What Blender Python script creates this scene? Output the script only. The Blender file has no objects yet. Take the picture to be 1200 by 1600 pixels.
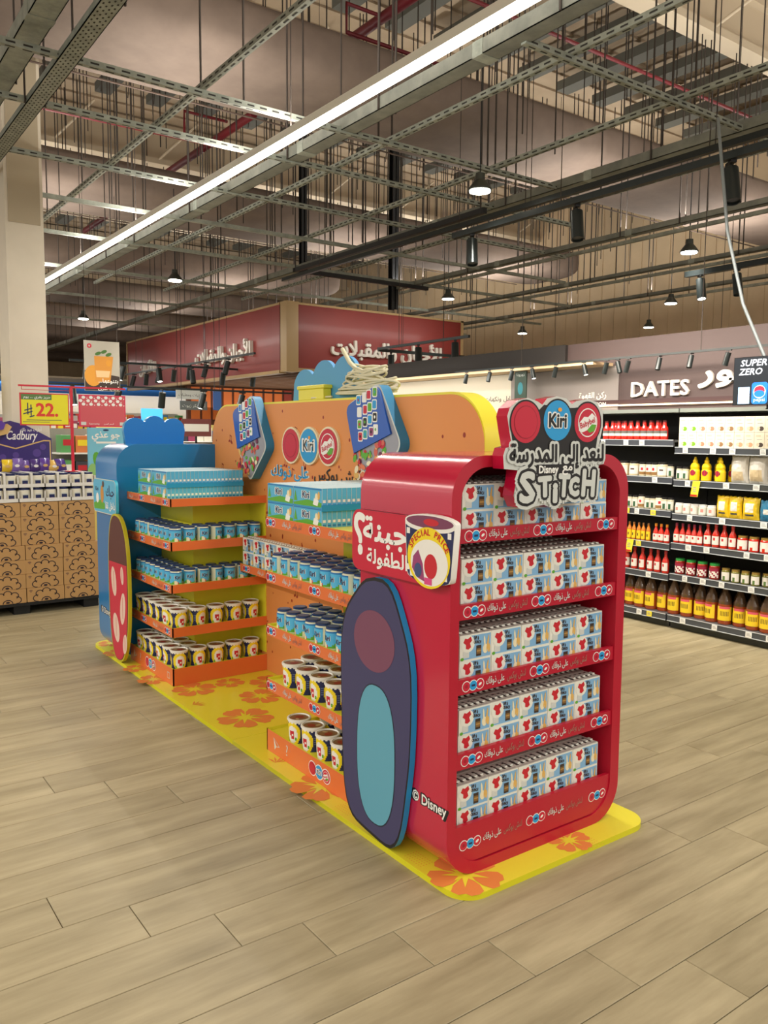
import bpy, math, random
from mathutils import Matrix, Vector
random.seed(7)
SC = bpy.context.scene
COL = SC.collection
def lin(c):
    return tuple(((x/255)/12.92 if x/255 <= .04045 else (((x/255)+.055)/1.055)**2.4) for x in c[:3])
# ---------------------------------------------------------------- camera
cd = bpy.data.cameras.new('camera'); cam = bpy.data.objects.new('camera', cd); COL.objects.link(cam)
cd.sensor_fit = 'HORIZONTAL'; cd.sensor_width = 36.0; cd.lens = 1280.1/1200*36
cd.clip_end = 200
R = ((0.8104588, 0.0487531, -0.5837634), (-0.5857452, 0.080521, -0.8064855), (0.0076866, 0.9955599, 0.0938158))
cam.matrix_world = Matrix.Translation((-1.7248, -1.9212, 1.55)) @ Matrix(R).to_4x4()
SC.camera = cam
# ---------------------------------------------------------------- world, exposure
w = bpy.data.worlds.new('hall'); SC.world = w; w.use_nodes = True
w.node_tree.nodes['Background'].inputs[0].default_value = (1.0, .94, .85, 1)
w.node_tree.nodes['Background'].inputs[1].default_value = .78
SC.view_settings.view_transform = 'Standard'; SC.view_settings.look = 'None'
SC.view_settings.gamma = 1; SC.view_settings.use_curve_mapping = False
SC.view_settings.exposure = 0.17
# ---------------------------------------------------------------- lamps (rows of strip lights and high-bay pendants of the hall) and added up-lights
WARM = (1.0, .95, .87)
def area(x, y, z, sx, sy, power, rot=(0, 0, 0), col=WARM, spread=None):
    l = bpy.data.lights.new('lamp_or_fill_light', 'AREA'); l.shape = 'RECTANGLE'; l.size = sx; l.size_y = sy
    l.energy = power; l.color = col
    if spread: l.spread = spread
    o = bpy.data.objects.new('lamp_or_fill_light', l); o.location = (x, y, z); o.rotation_euler = rot; COL.objects.link(o)
    return o
area(1.62, 6, 3.86, .08, 24, 330)
area(-4.6, 4, 3.86, .08, 24, 620)
area(-9.5, 4, 3.86, .08, 24, 160)
area(9.2, -3.5, 3.9, .12, 9, 60)
area(4.4, -4.5, 3.9, 3.0, .12, 50)
UP = math.pi
area(1.62, 14, 3.985, .10, 40, 700, rot=(UP, 0, 0))          # up-facing lights added, unseen from below, to brighten the roof
area(-4.6, 5, 3.985, .10, 26, 520, rot=(UP, 0, 0))
area(7.1, 14, 4.22, .10, 30, 480, rot=(UP, 0, 0))  # added up-lights above trunking that carries no lamps
area(11.1, 9, 4.22, .10, 18, 420, rot=(UP, 0, 0))
PENDANTS = [(3.79, 4.16), (3.22, 10.46), (3.34, 15.77), (7.63, 9.16), (11.01, 7.08), (13.4, 9.3), (12.08, 11.77), (7.7, 4.5), (-.9, 10.5), (6.9, 15.2)]
def spot(x, y, z, power, ang=110, rad=.12, rot=(0, 0, 0), col=WARM, blend=.6):
    l = bpy.data.lights.new('lamp_or_fill_light', 'SPOT'); l.energy = power; l.spot_size = math.radians(ang); l.spot_blend = blend
    l.shadow_soft_size = rad; l.color = col
    o = bpy.data.objects.new('lamp_or_fill_light', l); o.location = (x, y, z); o.rotation_euler = rot; COL.objects.link(o)
    return o
for i, (x, y) in enumerate(PENDANTS):
    spot(x, y, 3.78, 90)

# ---------------------------------------------------------------- materials
MATS = {}
def M(name, col=(200, 200, 200), rough=.5, metal=0, emit=0, coat=0, alpha=None, trans=0):
    if name in MATS: return MATS[name]
    m = bpy.data.materials.new(name); m.use_nodes = True
    b = m.node_tree.nodes['Principled BSDF']
    c = lin(col) + (1,)
    b.inputs['Base Color'].default_value = c; b.inputs['Roughness'].default_value = rough; b.inputs['Metallic'].default_value = metal
    if coat: b.inputs['Coat Weight'].default_value = coat; b.inputs['Coat Roughness'].default_value = .12
    if trans: b.inputs['Transmission Weight'].default_value = trans; b.inputs['IOR'].default_value = 1.2
    if emit: b.inputs['Emission Color'].default_value = c; b.inputs['Emission Strength'].default_value = emit
    m.diffuse_color = c
    MATS[name] = m; return m
def noise_mat(name, c1, c2, scale=(1, 1, 1), nscale=4, detail=6, rough=.6, metal=0, bump=0, world=True, tone=0, rough2=None, coat=0):
    if name in MATS: return MATS[name]
    m = M(name, c1, rough, metal, coat=coat); nt = m.node_tree; N = nt.nodes; L = nt.links; b = N['Principled BSDF']
    src = N.new('ShaderNodeNewGeometry') if world else N.new('ShaderNodeTexCoord')
    mp = N.new('ShaderNodeMapping'); mp.inputs['Scale'].default_value = scale
    L.new(src.outputs['Position' if world else 'Object'], mp.inputs['Vector'])
    nz = N.new('ShaderNodeTexNoise'); nz.inputs['Scale'].default_value = nscale; nz.inputs['Detail'].default_value = detail
    nz.inputs['Roughness'].default_value = .62
    oi = N.new('ShaderNodeObjectInfo')
    vm = N.new('ShaderNodeVectorMath'); vm.operation = 'ADD'
    cb = N.new('ShaderNodeCombineXYZ'); ml = N.new('ShaderNodeMath'); ml.operation = 'MULTIPLY'; ml.inputs[1].default_value = 37 if tone else 0
    L.new(oi.outputs['Random'], ml.inputs[0]); L.new(ml.outputs[0], cb.inputs[0]); L.new(ml.outputs[0], cb.inputs[1])
    L.new(mp.outputs[0], vm.inputs[0]); L.new(cb.outputs[0], vm.inputs[1]); L.new(vm.outputs[0], nz.inputs['Vector'])
    rp = N.new('ShaderNodeValToRGB'); rp.color_ramp.elements[0].position = .3; rp.color_ramp.elements[1].position = .7
    rp.color_ramp.elements[0].color = lin(c1) + (1,); rp.color_ramp.elements[1].color = lin(c2) + (1,)
    L.new(nz.outputs['Fac'], rp.inputs[0])
    hs = N.new('ShaderNodeHueSaturation')
    if tone:
        mr = N.new('ShaderNodeMapRange'); mr.inputs['To Min'].default_value = 1 - tone; mr.inputs['To Max'].default_value = 1 + tone
        L.new(oi.outputs['Random'], mr.inputs['Value']); L.new(mr.outputs[0], hs.inputs['Value'])
    L.new(rp.outputs[0], hs.inputs['Color']); L.new(hs.outputs[0], b.inputs['Base Color'])
    if bump:
        bp = N.new('ShaderNodeBump'); bp.inputs['Strength'].default_value = bump; bp.inputs['Distance'].default_value = .004
        L.new(nz.outputs['Fac'], bp.inputs['Height']); L.new(bp.outputs[0], b.inputs['Normal'])
    if rough2 is not None:
        m2 = N.new('ShaderNodeMapRange'); m2.inputs['To Min'].default_value = rough; m2.inputs['To Max'].default_value = rough2
        L.new(nz.outputs['Fac'], m2.inputs['Value']); L.new(m2.outputs[0], b.inputs['Roughness'])
    return m
floor_m = noise_mat('plank_tile', (138, 126, 96), (178, 165, 132), (.9, 7, 1), 1.6, 9, .42, bump=.12, tone=.055, rough2=.55)
grout_m = M('grout', (104, 92, 70), .9)
galv = noise_mat('galvanised_steel', (128, 134, 124), (164, 168, 156), (1, 1, 1), 9, 4, .5, .35)
galv_d = noise_mat('galvanised_steel_dull', (104, 106, 98), (130, 131, 120), (1, 1, 1), 6, 4, .6, .2)
slot_m = M('slot_dark', (42, 40, 36), .8)
duct_m = noise_mat('duct_fabric', (106, 91, 81), (120, 104, 93), (1, 1, 1), 2.5, 4, .85)
roof_m = noise_mat('roof_sheet', (164, 146, 122), (182, 163, 138), (1, 1, 1), 1.2, 3, .8)
clad_m = noise_mat('cladding_sheet', (196, 174, 142), (208, 185, 152), (1, 1, 1), 1.5, 3, .75)
beam_m = M('painted_beam', (205, 190, 165), .7)
purlin_m = M('purlin_grey', (96, 96, 88), .7, .1)
pipe_red = M('sprinkler_red', (108, 20, 30), .5)
rod_m = M('rod_dark', (60, 52, 46), .7)
black = M('black_metal', (24, 25, 27), .45)
black_g = M('black_track', (38, 44, 44), .3, .3)
white = M('white_print', (238, 238, 232), .5)
pillar_m = noise_mat('pillar_paint', (214, 204, 184), (224, 214, 194), (1, 1, 1), 2, 3, .6)
lamp_m = M('lamp_glow', (255, 250, 232), .5, emit=14)
lamp_s = M('spot_glow', (255, 250, 235), .5, emit=10)
YEL = M('yellow_laminate', (230, 220, 56), .35, coat=.2); YELE = M('yellow_edge', (214, 208, 26), .4)
ORG = M('orange_laminate', (222, 112, 54), .4, coat=.15); ORW = M('orange_wall_print', (222, 144, 78), .5)
ORD = M('rust_print', (150, 44, 22), .5); ORF = M('coral_flower_print', (224, 134, 66), .5)
RED = M('red_gloss', (190, 20, 58), .22, coat=.6); REDM = M('red_laminate', (180, 14, 44), .4, coat=.1); REDP = M('red_print', (196, 28, 56), .45)
BLU = M('blue_gloss', (16, 122, 186), .28, coat=.5); BLUE = M('blue_edge', (70, 160, 205), .3, coat=.4); SKY = M('sky_print', (34, 154, 214), .45)
NAVY = M('navy_print', (28, 36, 84), .45); BLK = M('black_print', (24, 22, 24), .5); LG = M('light_grey_print', (206, 210, 204), .45)
GRN = M('green_print', (92, 168, 48), .5); CRM = M('cream_print', (236, 226, 190), .5)

# ---------------------------------------------------------------- mesh builder
def shape_ar(s):
    T = {'ا': (0xFE8D, 0xFE8E), 'أ': (0xFE83, 0xFE84), 'إ': (0xFE87, 0xFE88), 'ب': (0xFE8F, 0xFE90, 0xFE91, 0xFE92), 'ة': (0xFE93, 0xFE94),
         'ت': (0xFE95, 0xFE96, 0xFE97, 0xFE98), 'ج': (0xFE9D, 0xFE9E, 0xFE9F, 0xFEA0), 'ح': (0xFEA1, 0xFEA2, 0xFEA3, 0xFEA4), 'خ': (0xFEA5, 0xFEA6, 0xFEA7, 0xFEA8),
         'د': (0xFEA9, 0xFEAA), 'ذ': (0xFEAB, 0xFEAC), 'ر': (0xFEAD, 0xFEAE), 'ز': (0xFEAF, 0xFEB0), 'س': (0xFEB1, 0xFEB2, 0xFEB3, 0xFEB4), 'ش': (0xFEB5, 0xFEB6, 0xFEB7, 0xFEB8),
         'ص': (0xFEB9, 0xFEBA, 0xFEBB, 0xFEBC), 'ط': (0xFEC1, 0xFEC2, 0xFEC3, 0xFEC4), 'ع': (0xFEC9, 0xFECA, 0xFECB, 0xFECC), 'غ': (0xFECD, 0xFECE, 0xFECF, 0xFED0),
         'ف': (0xFED1, 0xFED2, 0xFED3, 0xFED4), 'ق': (0xFED5, 0xFED6, 0xFED7, 0xFED8), 'ك': (0xFED9, 0xFEDA, 0xFEDB, 0xFEDC), 'ل': (0xFEDD, 0xFEDE, 0xFEDF, 0xFEE0),
         'م': (0xFEE1, 0xFEE2, 0xFEE3, 0xFEE4), 'ن': (0xFEE5, 0xFEE6, 0xFEE7, 0xFEE8), 'ه': (0xFEE9, 0xFEEA, 0xFEEB, 0xFEEC), 'و': (0xFEED, 0xFEEE), 'ى': (0xFEEF, 0xFEF0),
         'ي': (0xFEF1, 0xFEF2, 0xFEF3, 0xFEF4)}
    s = s.replace('لا', '\ue000').replace('لأ', '\ue001')
    T['\ue000'] = (0xFEFB, 0xFEFC); T['\ue001'] = (0xFEF7, 0xFEF8)
    out = []
    for i, ch in enumerate(s):
        if ch not in T: out.append(ch); continue
        prev = i > 0 and s[i-1] in T and len(T[s[i-1]]) == 4
        nxt = i+1 < len(s) and s[i+1] in T and len(T[ch]) == 4
        f = T[ch]
        out.append(chr(f[3] if prev and nxt else f[1] if prev else f[2] if nxt else f[0]))
    return ''.join(reversed(out))
_TC = {}
def text_geo(s, off=0.0, res=2, shear=0):
    k = (s, off, res, shear)
    if k in _TC: return _TC[k]
    t = shape_ar(s) if any('\u0600' <= c <= '\u06ff' for c in s) else s
    c = bpy.data.curves.new('lettering', 'FONT'); c.body = t; c.offset = off; c.resolution_u = res; c.shear = shear
    o = bpy.data.objects.new('lettering', c); COL.objects.link(o)
    dg = bpy.context.evaluated_depsgraph_get(); dg.update()
    me = bpy.data.meshes.new_from_object(o.evaluated_get(dg))
    vs = [(v.co.x, v.co.y) for v in me.vertices]; fs = [tuple(p.vertices) for p in me.polygons]
    fs2 = []
    for f in fs:
        a = 0
        for i in range(len(f)):
            x1, y1 = vs[f[i]]; x2, y2 = vs[f[(i+1) % len(f)]]; a += x1*y2 - x2*y1
        fs2.append(f if a > 0 else tuple(reversed(f)))
    bpy.data.meshes.remove(me); bpy.data.objects.remove(o); bpy.data.curves.remove(c)
    _TC[k] = (vs, fs2); return _TC[k]
class Frame:
    """a flat plane in the place: origin, right, up; normal = right x up"""
    def __init__(s, o, u, v): s.o = Vector(o); s.u = Vector(u); s.v = Vector(v); s.n = s.u.cross(s.v)
    def p(s, a, b, d=0): return s.o + s.u*a + s.v*b + s.n*d
def FX(x, y=0, z=0): return Frame((x, y, z), (0, -1, 0), (0, 0, 1))      # faces -X; a = y0 - Y
def FY(y, x=0, z=0): return Frame((x, y, z), (1, 0, 0), (0, 0, 1))       # faces -Y; a = X - x0
def FZ(z): return Frame((0, 0, z), (1, 0, 0), (0, 1, 0))                 # faces up
class MB:
    def __init__(s): s.v = []; s.f = []; s.mi = []; s.mats = []; s.sm = []
    def m(s, mat):
        if mat not in s.mats: s.mats.append(mat)
        return s.mats.index(mat)
    def add(s, vs, fs, mat, smooth=False):
        b = len(s.v); s.v += [tuple(v) for v in vs]; k = s.m(mat)
        for f in fs: s.f.append(tuple(b+i for i in f)); s.mi.append(k); s.sm.append(smooth)
    def box(s, x0, x1, y0, y1, z0, z1, mat, mats=None, bev=0):
        if bev:
            b = bev; P = []
            for (zz, ins) in ((z0, b), (z0+b, 0), (z1-b, 0), (z1, b)):
                for (cx, sx) in ((x0, 1), (x1, -1)):
                    pass
                P.append([(x0+ins, y0+ins), (x1-ins, y0+ins), (x1-ins, y1-ins), (x0+ins, y1-ins), zz])
            vs = []
            for r in P:
                zz = r[4]
                for (x, y) in r[:4]: vs.append((x, y, zz))
            fs = [(3, 2, 1, 0), (12, 13, 14, 15)]
            for k in range(3):
                for i in range(4):
                    j = (i+1) % 4; fs.append((k*4+i, k*4+j, (k+1)*4+j, (k+1)*4+i))
            s.add(vs, fs, mat); return s
        vs = [(x0, y0, z0), (x1, y0, z0), (x1, y1, z0), (x0, y1, z0), (x0, y0, z1), (x1, y0, z1), (x1, y1, z1), (x0, y1, z1)]
        fs = dict(d=(3, 2, 1, 0), u=(4, 5, 6, 7), f=(0, 1, 5, 4), b=(2, 3, 7, 6), l=(3, 0, 4, 7), r=(1, 2, 6, 5))
        for k, f in fs.items(): s.add([vs[i] for i in f], [(0, 1, 2, 3)], (mats or {}).get(k, mat))
        return s
    def poly(s, F, pts, mat, d=.0006):
        s.add([F.p(a, b, d) for a, b in pts], [tuple(range(len(pts)))], mat); return s
    def rect(s, F, a0, a1, b0, b1, mat, d=.0006): return s.poly(F, [(a0, b0), (a1, b0), (a1, b1), (a0, b1)], mat, d)
    def ell(s, F, a, b, ra, rb, mat, d=.0006, n=24, rot=0):
        c, q = math.cos(rot), math.sin(rot)
        return s.poly(F, [(a+ra*math.cos(t)*c-rb*math.sin(t)*q, b+ra*math.cos(t)*q+rb*math.sin(t)*c) for t in [2*math.pi*i/n for i in range(n)]], mat, d)
    def text(s, F, txt, a, b, size, mat, d=.0012, off=0, align='c', wid=None, depth=0, res=2, shear=0, side=None, rot=0):
        vs, fs = text_geo(txt, 0, res, shear)
        if not vs: return s
        x0 = min(v[0] for v in vs); x1 = max(v[0] for v in vs)
        sx = size if wid is None else wid/(x1-x0)
        sh = -(x0+x1)/2 if align == 'c' else -x0 if align == 'l' else -x1
        c, q = math.cos(rot), math.sin(rot)
        pt = [((v[0]+sh)*sx, v[1]*size) for v in vs]
        pt = [(a+x*c-y*q, b+x*q+y*c) for x, y in pt]
        if off:                                     # thicken the strokes: shifted copies of the letters
            k_ = 4 if off < .025 else 8 if off < .06 else 14; base_p, base_f = pt, fs; pt, fs = [], []
            for j in range(k_):
                t = 2*math.pi*j/k_+.3; dx, dy = off*size*math.cos(t), off*size*math.sin(t); o_ = len(pt)
                pt += [(x+dx, y+dy) for x, y in base_p]; fs += [tuple(o_+i for i in f) for f in base_f]
        np_ = len(vs); s.add([F.p(x, y, d+3e-5*(i//np_)) for i, (x, y) in enumerate(pt)], fs, mat)
        if depth:
            cnt = {}
            for f in fs:
                for i in range(len(f)):
                    e = (f[i], f[(i+1) % len(f)]); cnt[e] = 1
            ed = [e for e in cnt if (e[1], e[0]) not in cnt]
            vv = []; ff = []
            for i, (p, q2) in enumerate(ed):
                vv += [F.p(*pt[p], d), F.p(*pt[q2], d), F.p(*pt[q2], d-depth), F.p(*pt[p], d-depth)]
                ff.append((4*i+3, 4*i+2, 4*i+1, 4*i))
            s.add(vv, ff, side or mat)
        return s
    def prism(s, F, pts, d0, d1, mat, side=None, back=None, smooth=True):
        n = len(pts)
        s.add([F.p(a, b, d1) for a, b in pts], [tuple(range(n))], mat)
        s.add([F.p(a, b, d0) for a, b in pts], [tuple(range(n-1, -1, -1))], back or side or mat)
        s.add([F.p(a, b, d0) for a, b in pts]+[F.p(a, b, d1) for a, b in pts], [(i, (i+1) % n, n+(i+1) % n, n+i) for i in range(n)], side or mat, smooth)
        return s
    def lathe(s, prof, mat, seg=20, c=(0, 0, 0), mf=None, smooth=True):
        """prof: list of (r, z) or (r, z, mat)"""
        n = seg
        for k in range(len(prof)-1):
            r0, z0 = prof[k][:2]; r1, z1 = prof[k+1][:2]; mt = prof[k][2] if len(prof[k]) > 2 else mat
            vs = []; fs = []
            for i in range(n):
                t = 2*math.pi*i/n; cx, sy = math.cos(t), math.sin(t)
                vs.append((c[0]+r0*cx, c[1]+r0*sy, c[2]+z0)); vs.append((c[0]+r1*cx, c[1]+r1*sy, c[2]+z1))
            for i in range(n):
                j = (i+1) % n
                if r0 == 0: fs.append((2*i, 2*j+1, 2*i+1))
                elif r1 == 0: fs.append((2*i, 2*j, 2*i+1))
                else: fs.append((2*i, 2*j, 2*j+1, 2*i+1))
            s.add(vs, fs, mt, smooth and abs(z1-z0) > 1e-6)
        return s
    def tube(s, pts, r, mat, seg=6, cap=True):
        pts = [Vector(p) for p in pts]; rings = []
        for i, p in enumerate(pts):
            d = (pts[min(i+1, len(pts)-1)]-pts[max(i-1, 0)]).normalized()
            u = d.orthogonal().normalized() if not rings else (pu - d*pu.dot(d)).normalized()
            pu = u; v = d.cross(u)
            rings.append([p+(u*math.cos(2*math.pi*k/seg)+v*math.sin(2*math.pi*k/seg))*r for k in range(seg)])
        vs = [q for rr in rings for q in rr]; fs = []
        for i in range(len(pts)-1):
            for k in range(seg):
                j = (k+1) % seg; fs.append((i*seg+k, i*seg+j, (i+1)*seg+j, (i+1)*seg+k))
        s.add(vs, fs, mat, True)
        if cap: s.add(rings[0], [tuple(range(seg-1, -1, -1))], mat); s.add(rings[-1], [tuple(range(seg))], mat)
        return s
    def mesh(s, name, o=(0, 0, 0)):
        me = bpy.data.meshes.new(name)
        me.from_pydata([(v[0]-o[0], v[1]-o[1], v[2]-o[2]) for v in s.v], [], s.f)
        for m in s.mats: me.materials.append(m)
        me.polygons.foreach_set('material_index', s.mi); me.polygons.foreach_set('use_smooth', s.sm)
        me.update(); return me
def wrap_text(mb, txt, r, z, size, mat, th=0, off=0, wid=None, dr=.0008, cx=0, cy=0):
    vs, fs = text_geo(txt, min(off, .04))
    x0 = min(v[0] for v in vs); x1 = max(v[0] for v in vs); sx = size if wid is None else wid/(x1-x0)
    out = []
    for x, y in vs:
        t = th + ((x-(x0+x1)/2)*sx)/r; out.append((cx+(r+dr)*math.cos(t), cy+(r+dr)*math.sin(t), z+y*size))
    mb.add(out, fs, mat)
def rrect(a0, a1, b0, b1, r, n=8, corners=(1, 1, 1, 1)):
    pts = []
    for k, (cx, cy, t0) in enumerate(((a1-r, b0+r, -90), (a1-r, b1-r, 0), (a0+r, b1-r, 90), (a0+r, b0+r, 180))):
        if corners[k]:
            for i in range(n+1):
                t = math.radians(t0+90*i/n); pts.append((cx+r*math.cos(t), cy+r*math.sin(t)))
        else:
            pts.append(((a1, b0), (a1, b1), (a0, b1), (a0, b0))[k])
    return pts
# ---------------------------------------------------------------- objects
def thing(name, label, cat, loc=(0, 0, 0), rotz=0, group=None):
    o = bpy.data.objects.new(name, None); COL.objects.link(o); o.empty_display_size = .05
    o.location = loc; o.rotation_euler = (0, 0, rotz); o['label'] = label; o['category'] = cat
    if group: o['group'] = group
    return o
def solo(name, mb, label, cat, group=None, o=(0, 0, 0), kind=None):
    ob = bpy.data.objects.new(name, mb.mesh(name, o)); ob.location = o; COL.objects.link(ob)
    ob['label'] = label; ob['category'] = cat
    if group: ob['group'] = group
    if kind: ob['kind'] = kind
    return ob
def part(name, mb, parent, label=None, kind=None, local=False):
    """mesh given in world coordinates (parent unrotated) unless local"""
    org = (0, 0, 0)
    if not local and parent:
        org = parent.location.copy(); q = parent
        while q.parent: q = q.parent; org = org + q.location
    ob = bpy.data.objects.new(name, mb.mesh(name, org)); COL.objects.link(ob); ob.parent = parent
    if label: ob['label'] = label
    if kind: ob['kind'] = kind
    return ob
def struct(name, mb, o=(0, 0, 0), kind='structure'):
    ob = bpy.data.objects.new(name, mb.mesh(name, o)); ob.location = o; COL.objects.link(ob); ob['kind'] = kind; return ob
def clone(o, parent=None):
    c = o.copy(); COL.objects.link(c)
    if parent is not None: c.parent = parent
    for ch in list(o.children): clone(ch, c)
    return c
class Stamp:
    """first use moves the template itself, later uses copy it with its parts"""
    def __init__(s, root): s.root = root; s.kids = [(k, list(k.children)) for k in root.children]; s.used = False
    def put(s, loc, label, rotz=0, group=None, scale=None):
        if not s.used: s.used = True; r = s.root
        else:
            r = s.root.copy(); COL.objects.link(r)
            for k, sub in s.kids:
                c = k.copy(); COL.objects.link(c); c.parent = r
                for g in sub:
                    d = g.copy(); COL.objects.link(d); d.parent = c
        r.location = loc; r.rotation_euler = (0, 0, rotz); r['label'] = label
        if group: r['group'] = group
        if scale: r.scale = scale
        return r
NTH = ['first', 'second', 'third', 'fourth', 'fifth', 'sixth', 'seventh', 'eighth', 'ninth', 'tenth', 'eleventh', 'twelfth', 'thirteenth', 'fourteenth', 'fifteenth', 'sixteenth', 'seventeenth', 'eighteenth', 'nineteenth', 'twentieth', 'twenty-first', 'twenty-second', 'twenty-third', 'twenty-fourth', 'twenty-fifth', 'twenty-sixth', 'twenty-seventh', 'twenty-eighth', 'twenty-ninth', 'thirtieth']
LVL = ['top', 'second', 'third', 'fourth', 'bottom']

# ================================================================ FLOOR
mb = MB(); mb.box(-12, 16, -9, 46, -.06, -.012, grout_m); FLOOR = struct('floor', mb)
PL, PW, G = 1.28, .2045, .003
me_t = MB(); me_t.box(G/2, PL-G/2, -PW+G/2, -G/2, -.012, 0, floor_m, bev=.0015); plank_me = me_t.mesh('plank')
fw = Vector((-R[0][2], -R[1][2])); cam2 = Vector((-1.7248, -1.9212))
cand = []
for r in range(-60, 12):
    ytop = .847-PW*r
    for k in range(-12, 14):
        x0 = -1.103+.2095*r+PL*k
        x0 += 0
        if x0 > 15 or x0 < -9 or ytop > 24: continue
        best = None
        for (cx, cy) in ((x0, ytop), (x0+PL, ytop), (x0+PL/2, ytop), (x0+PL*.75, ytop), (x0+PL*.25, ytop)):
            d = Vector((cx, cy))-cam2; f = d.dot(fw); s_ = abs(d.x*fw.y-d.y*fw.x)
            if f > 1.2 and s_ < f*.53: best = f if best is None else min(best, f)
        if best: cand.append((best, x0, ytop))
cand.sort()
rest = MB()
for i, (d, x0, yt) in enumerate(cand):
    if i < 285:
        p = bpy.data.objects.new('plank', plank_me); p.location = (x0, yt, 0); COL.objects.link(p); p.parent = FLOOR
    else:
        rest.box(x0+G/2, x0+PL-G/2, yt-PW+G/2, yt-G/2, -.012, 0, floor_m)
part('planks', rest, FLOOR, kind='stuff')

# ================================================================ HALL SHELL
mb = MB(); mb.box(-12, 16, -6, 46, 7.42, 7.5, roof_m)
CEIL = struct('ceiling', mb)
mb = MB()                                           # ribs of the roof sheet
y = -5.8
while y < 25: mb.box(-12, 16, y, y+.05, 7.385, 7.42, roof_m); y += .5
part('roof_rib', mb, CEIL, kind='stuff')
pm = MB(); pm.box(-.13, .13, -1.35, 1.35, -.12, .02, purlin_m); pme = pm.mesh('purlin')
for row, yc in enumerate((6.35, 10.9, 15.5, 20.2, 1.9)):
    for k in range(-3, 15):
        x = 3.6+.86*k-.0
        p = bpy.data.objects.new('purlin', pme); p.location = (x, yc, 7.24); COL.objects.link(p); p.parent = CEIL
for yc in (.2, 4.6, 9.2, 13.8, 18.4, 23, 27.6, 32.2, 36.8):          # roof beams running across the hall
    b = MB(); b.box(-12, 16, yc-.14, yc+.14, 7.28, 7.38, beam_m); b.box(-12, 16, yc-.03, yc+.03, 6.74, 7.28, beam_m); b.box(-12, 16, yc-.14, yc+.14, 6.64, 6.74, beam_m)
    part('roof_beam', b, CEIL)
for yc in (4.6, 9.2, 13.8, 18.4):
    b = MB()
    x = -11
    while x < 15:
        b.tube([(x, yc-.1, 6.7), (x+.55, yc-.75, 7.3)], .022, beam_m, 5); b.tube([(x+.1, yc+.1, 6.7), (x+.65, yc+.75, 7.3)], .022, beam_m, 5); x += 1.9
    part('brace', b, CEIL, kind='stuff')
def cladding(name, horizontal, const, a0, a1, z1=7.4):
    mb = MB()
    if horizontal: mb.box(a0, a1, const, const+.08, 0, z1, clad_m)
    else: mb.box(const, const+.08, a0, a1, 0, z1, clad_m)
    w_ = struct(name, mb)
    rb = MB(); a = a0+.1
    while a < a1-.1:
        if horizontal: rb.box(a, a+.05, const-.018, const, 0, z1, clad_m)
        else: rb.box(const-.018, const, a, a+.05, 0, z1, clad_m)
        a += .38
    part('wall_rib', rb, w_, kind='stuff')
    return w_
cladding('wall_back', True, 45.0, -12, 16)
cladding('wall_right', False, 14.6, -6, 45)
# ================================================================ DUCTS
ALLRODS = MB()
def duct(label, yc, x0, x1, z=5.42, a=.80, b=.30):
    mb = MB(); n = 28; L = int((x1-x0)/1.0)
    def ring(x, s):
        out = []
        for i in range(n):
            t = 2*math.pi*i/n; c, q = math.cos(t), math.sin(t)
            e = .55
            out.append((x, yc+s*a*math.copysign(abs(c)**e, c), z+s*b*math.copysign(abs(q)**e, q)))
        return out
    xs = [x0]+[x0+(x1-x0)*k/L for k in range(1, L)]+[x1-.25, x1-.1, x1-.02, x1]
    ss = [1]*(len(xs)-3)+[.95, .85, .6]
    vs = []; fs = []
    for x, s_ in zip(xs, ss): vs += ring(x, s_)
    for i in range(len(xs)-1):
        for k in range(n):
            j = (k+1) % n; fs.append((i*n+k, (i+1)*n+k, (i+1)*n+j, i*n+j))
    fs.append(tuple(range(n))); fs.append(tuple((len(xs)-1)*n+n-1-k for k in range(n)))
    mb.add(vs, fs, duct_m, True)
    o = thing('air_duct', label, 'duct', (0, yc, z)); part('duct_sleeve', mb, o)
    x = x0+1
    while x < x1-.6:                                   # hanging wires to the roof
        ALLRODS.tube([(x, yc, z+b-.02), (x, yc, 7.4)], .008, rod_m, 4); x += 1.6
    sl = MB(); sl.box(x0, x1-.3, yc+a*.93, yc+a*.96, z-b*.86, z-b*.82, M('duct_seam', (96, 80, 70), .9)); part('seam', sl, o)
duct('wide taupe oval air duct nearest, crossing the whole picture under the roof', 6.2, -6, 14.5, a=.78)
duct('second wide taupe air duct, ending rounded above the dark dates wall', 11.65, -6, 12.9, a=.92)
duct('third taupe air duct behind, passing above the red hanging sign', 16.8, -6, 9.9)
duct('farthest taupe air duct low over the far end of the hall', 21.6, -6, 12)
for k, y_ in enumerate((26.6, 31.6, 36.6, 41.6)): duct('distant taupe air duct, '+NTH[k]+' beyond the red sign', y_, -6, 13)
# ================================================================ STRUT GRID
def strut_mb(axis, c, a0, a1, z, w_=.045, h=.045, slots=True, step=.11):
    mb = MB()
    if axis == 'Y': mb.box(c-w_/2, c+w_/2, a0, a1, z, z+h, galv)
    else: mb.box(a0, a1, c-w_/2, c+w_/2, z, z+h, galv)
    if slots:
        a = a0+.05
        while a < min(a1, a0+14)-.06:
            if axis == 'Y':
                mb.box(c-w_*.14, c+w_*.14, a, a+step*.55, z-.0012, z+.001, slot_m)
                mb.box(c-w_/2-.0012, c-w_/2+.001, a, a+step*.55, z+h*.35, z+h*.62, slot_m)
            else:
                mb.box(a, a+step*.55, c-w_*.14, c+w_*.14, z-.0012, z+.001, slot_m)
                mb.box(a, a+step*.55, c-w_/2-.0012, c-w_/2+.001, z+h*.35, z+h*.62, slot_m)
            a += step
    return mb
DUCT_Y = (6.2, 11.65, 16.8, 21.6)
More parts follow.
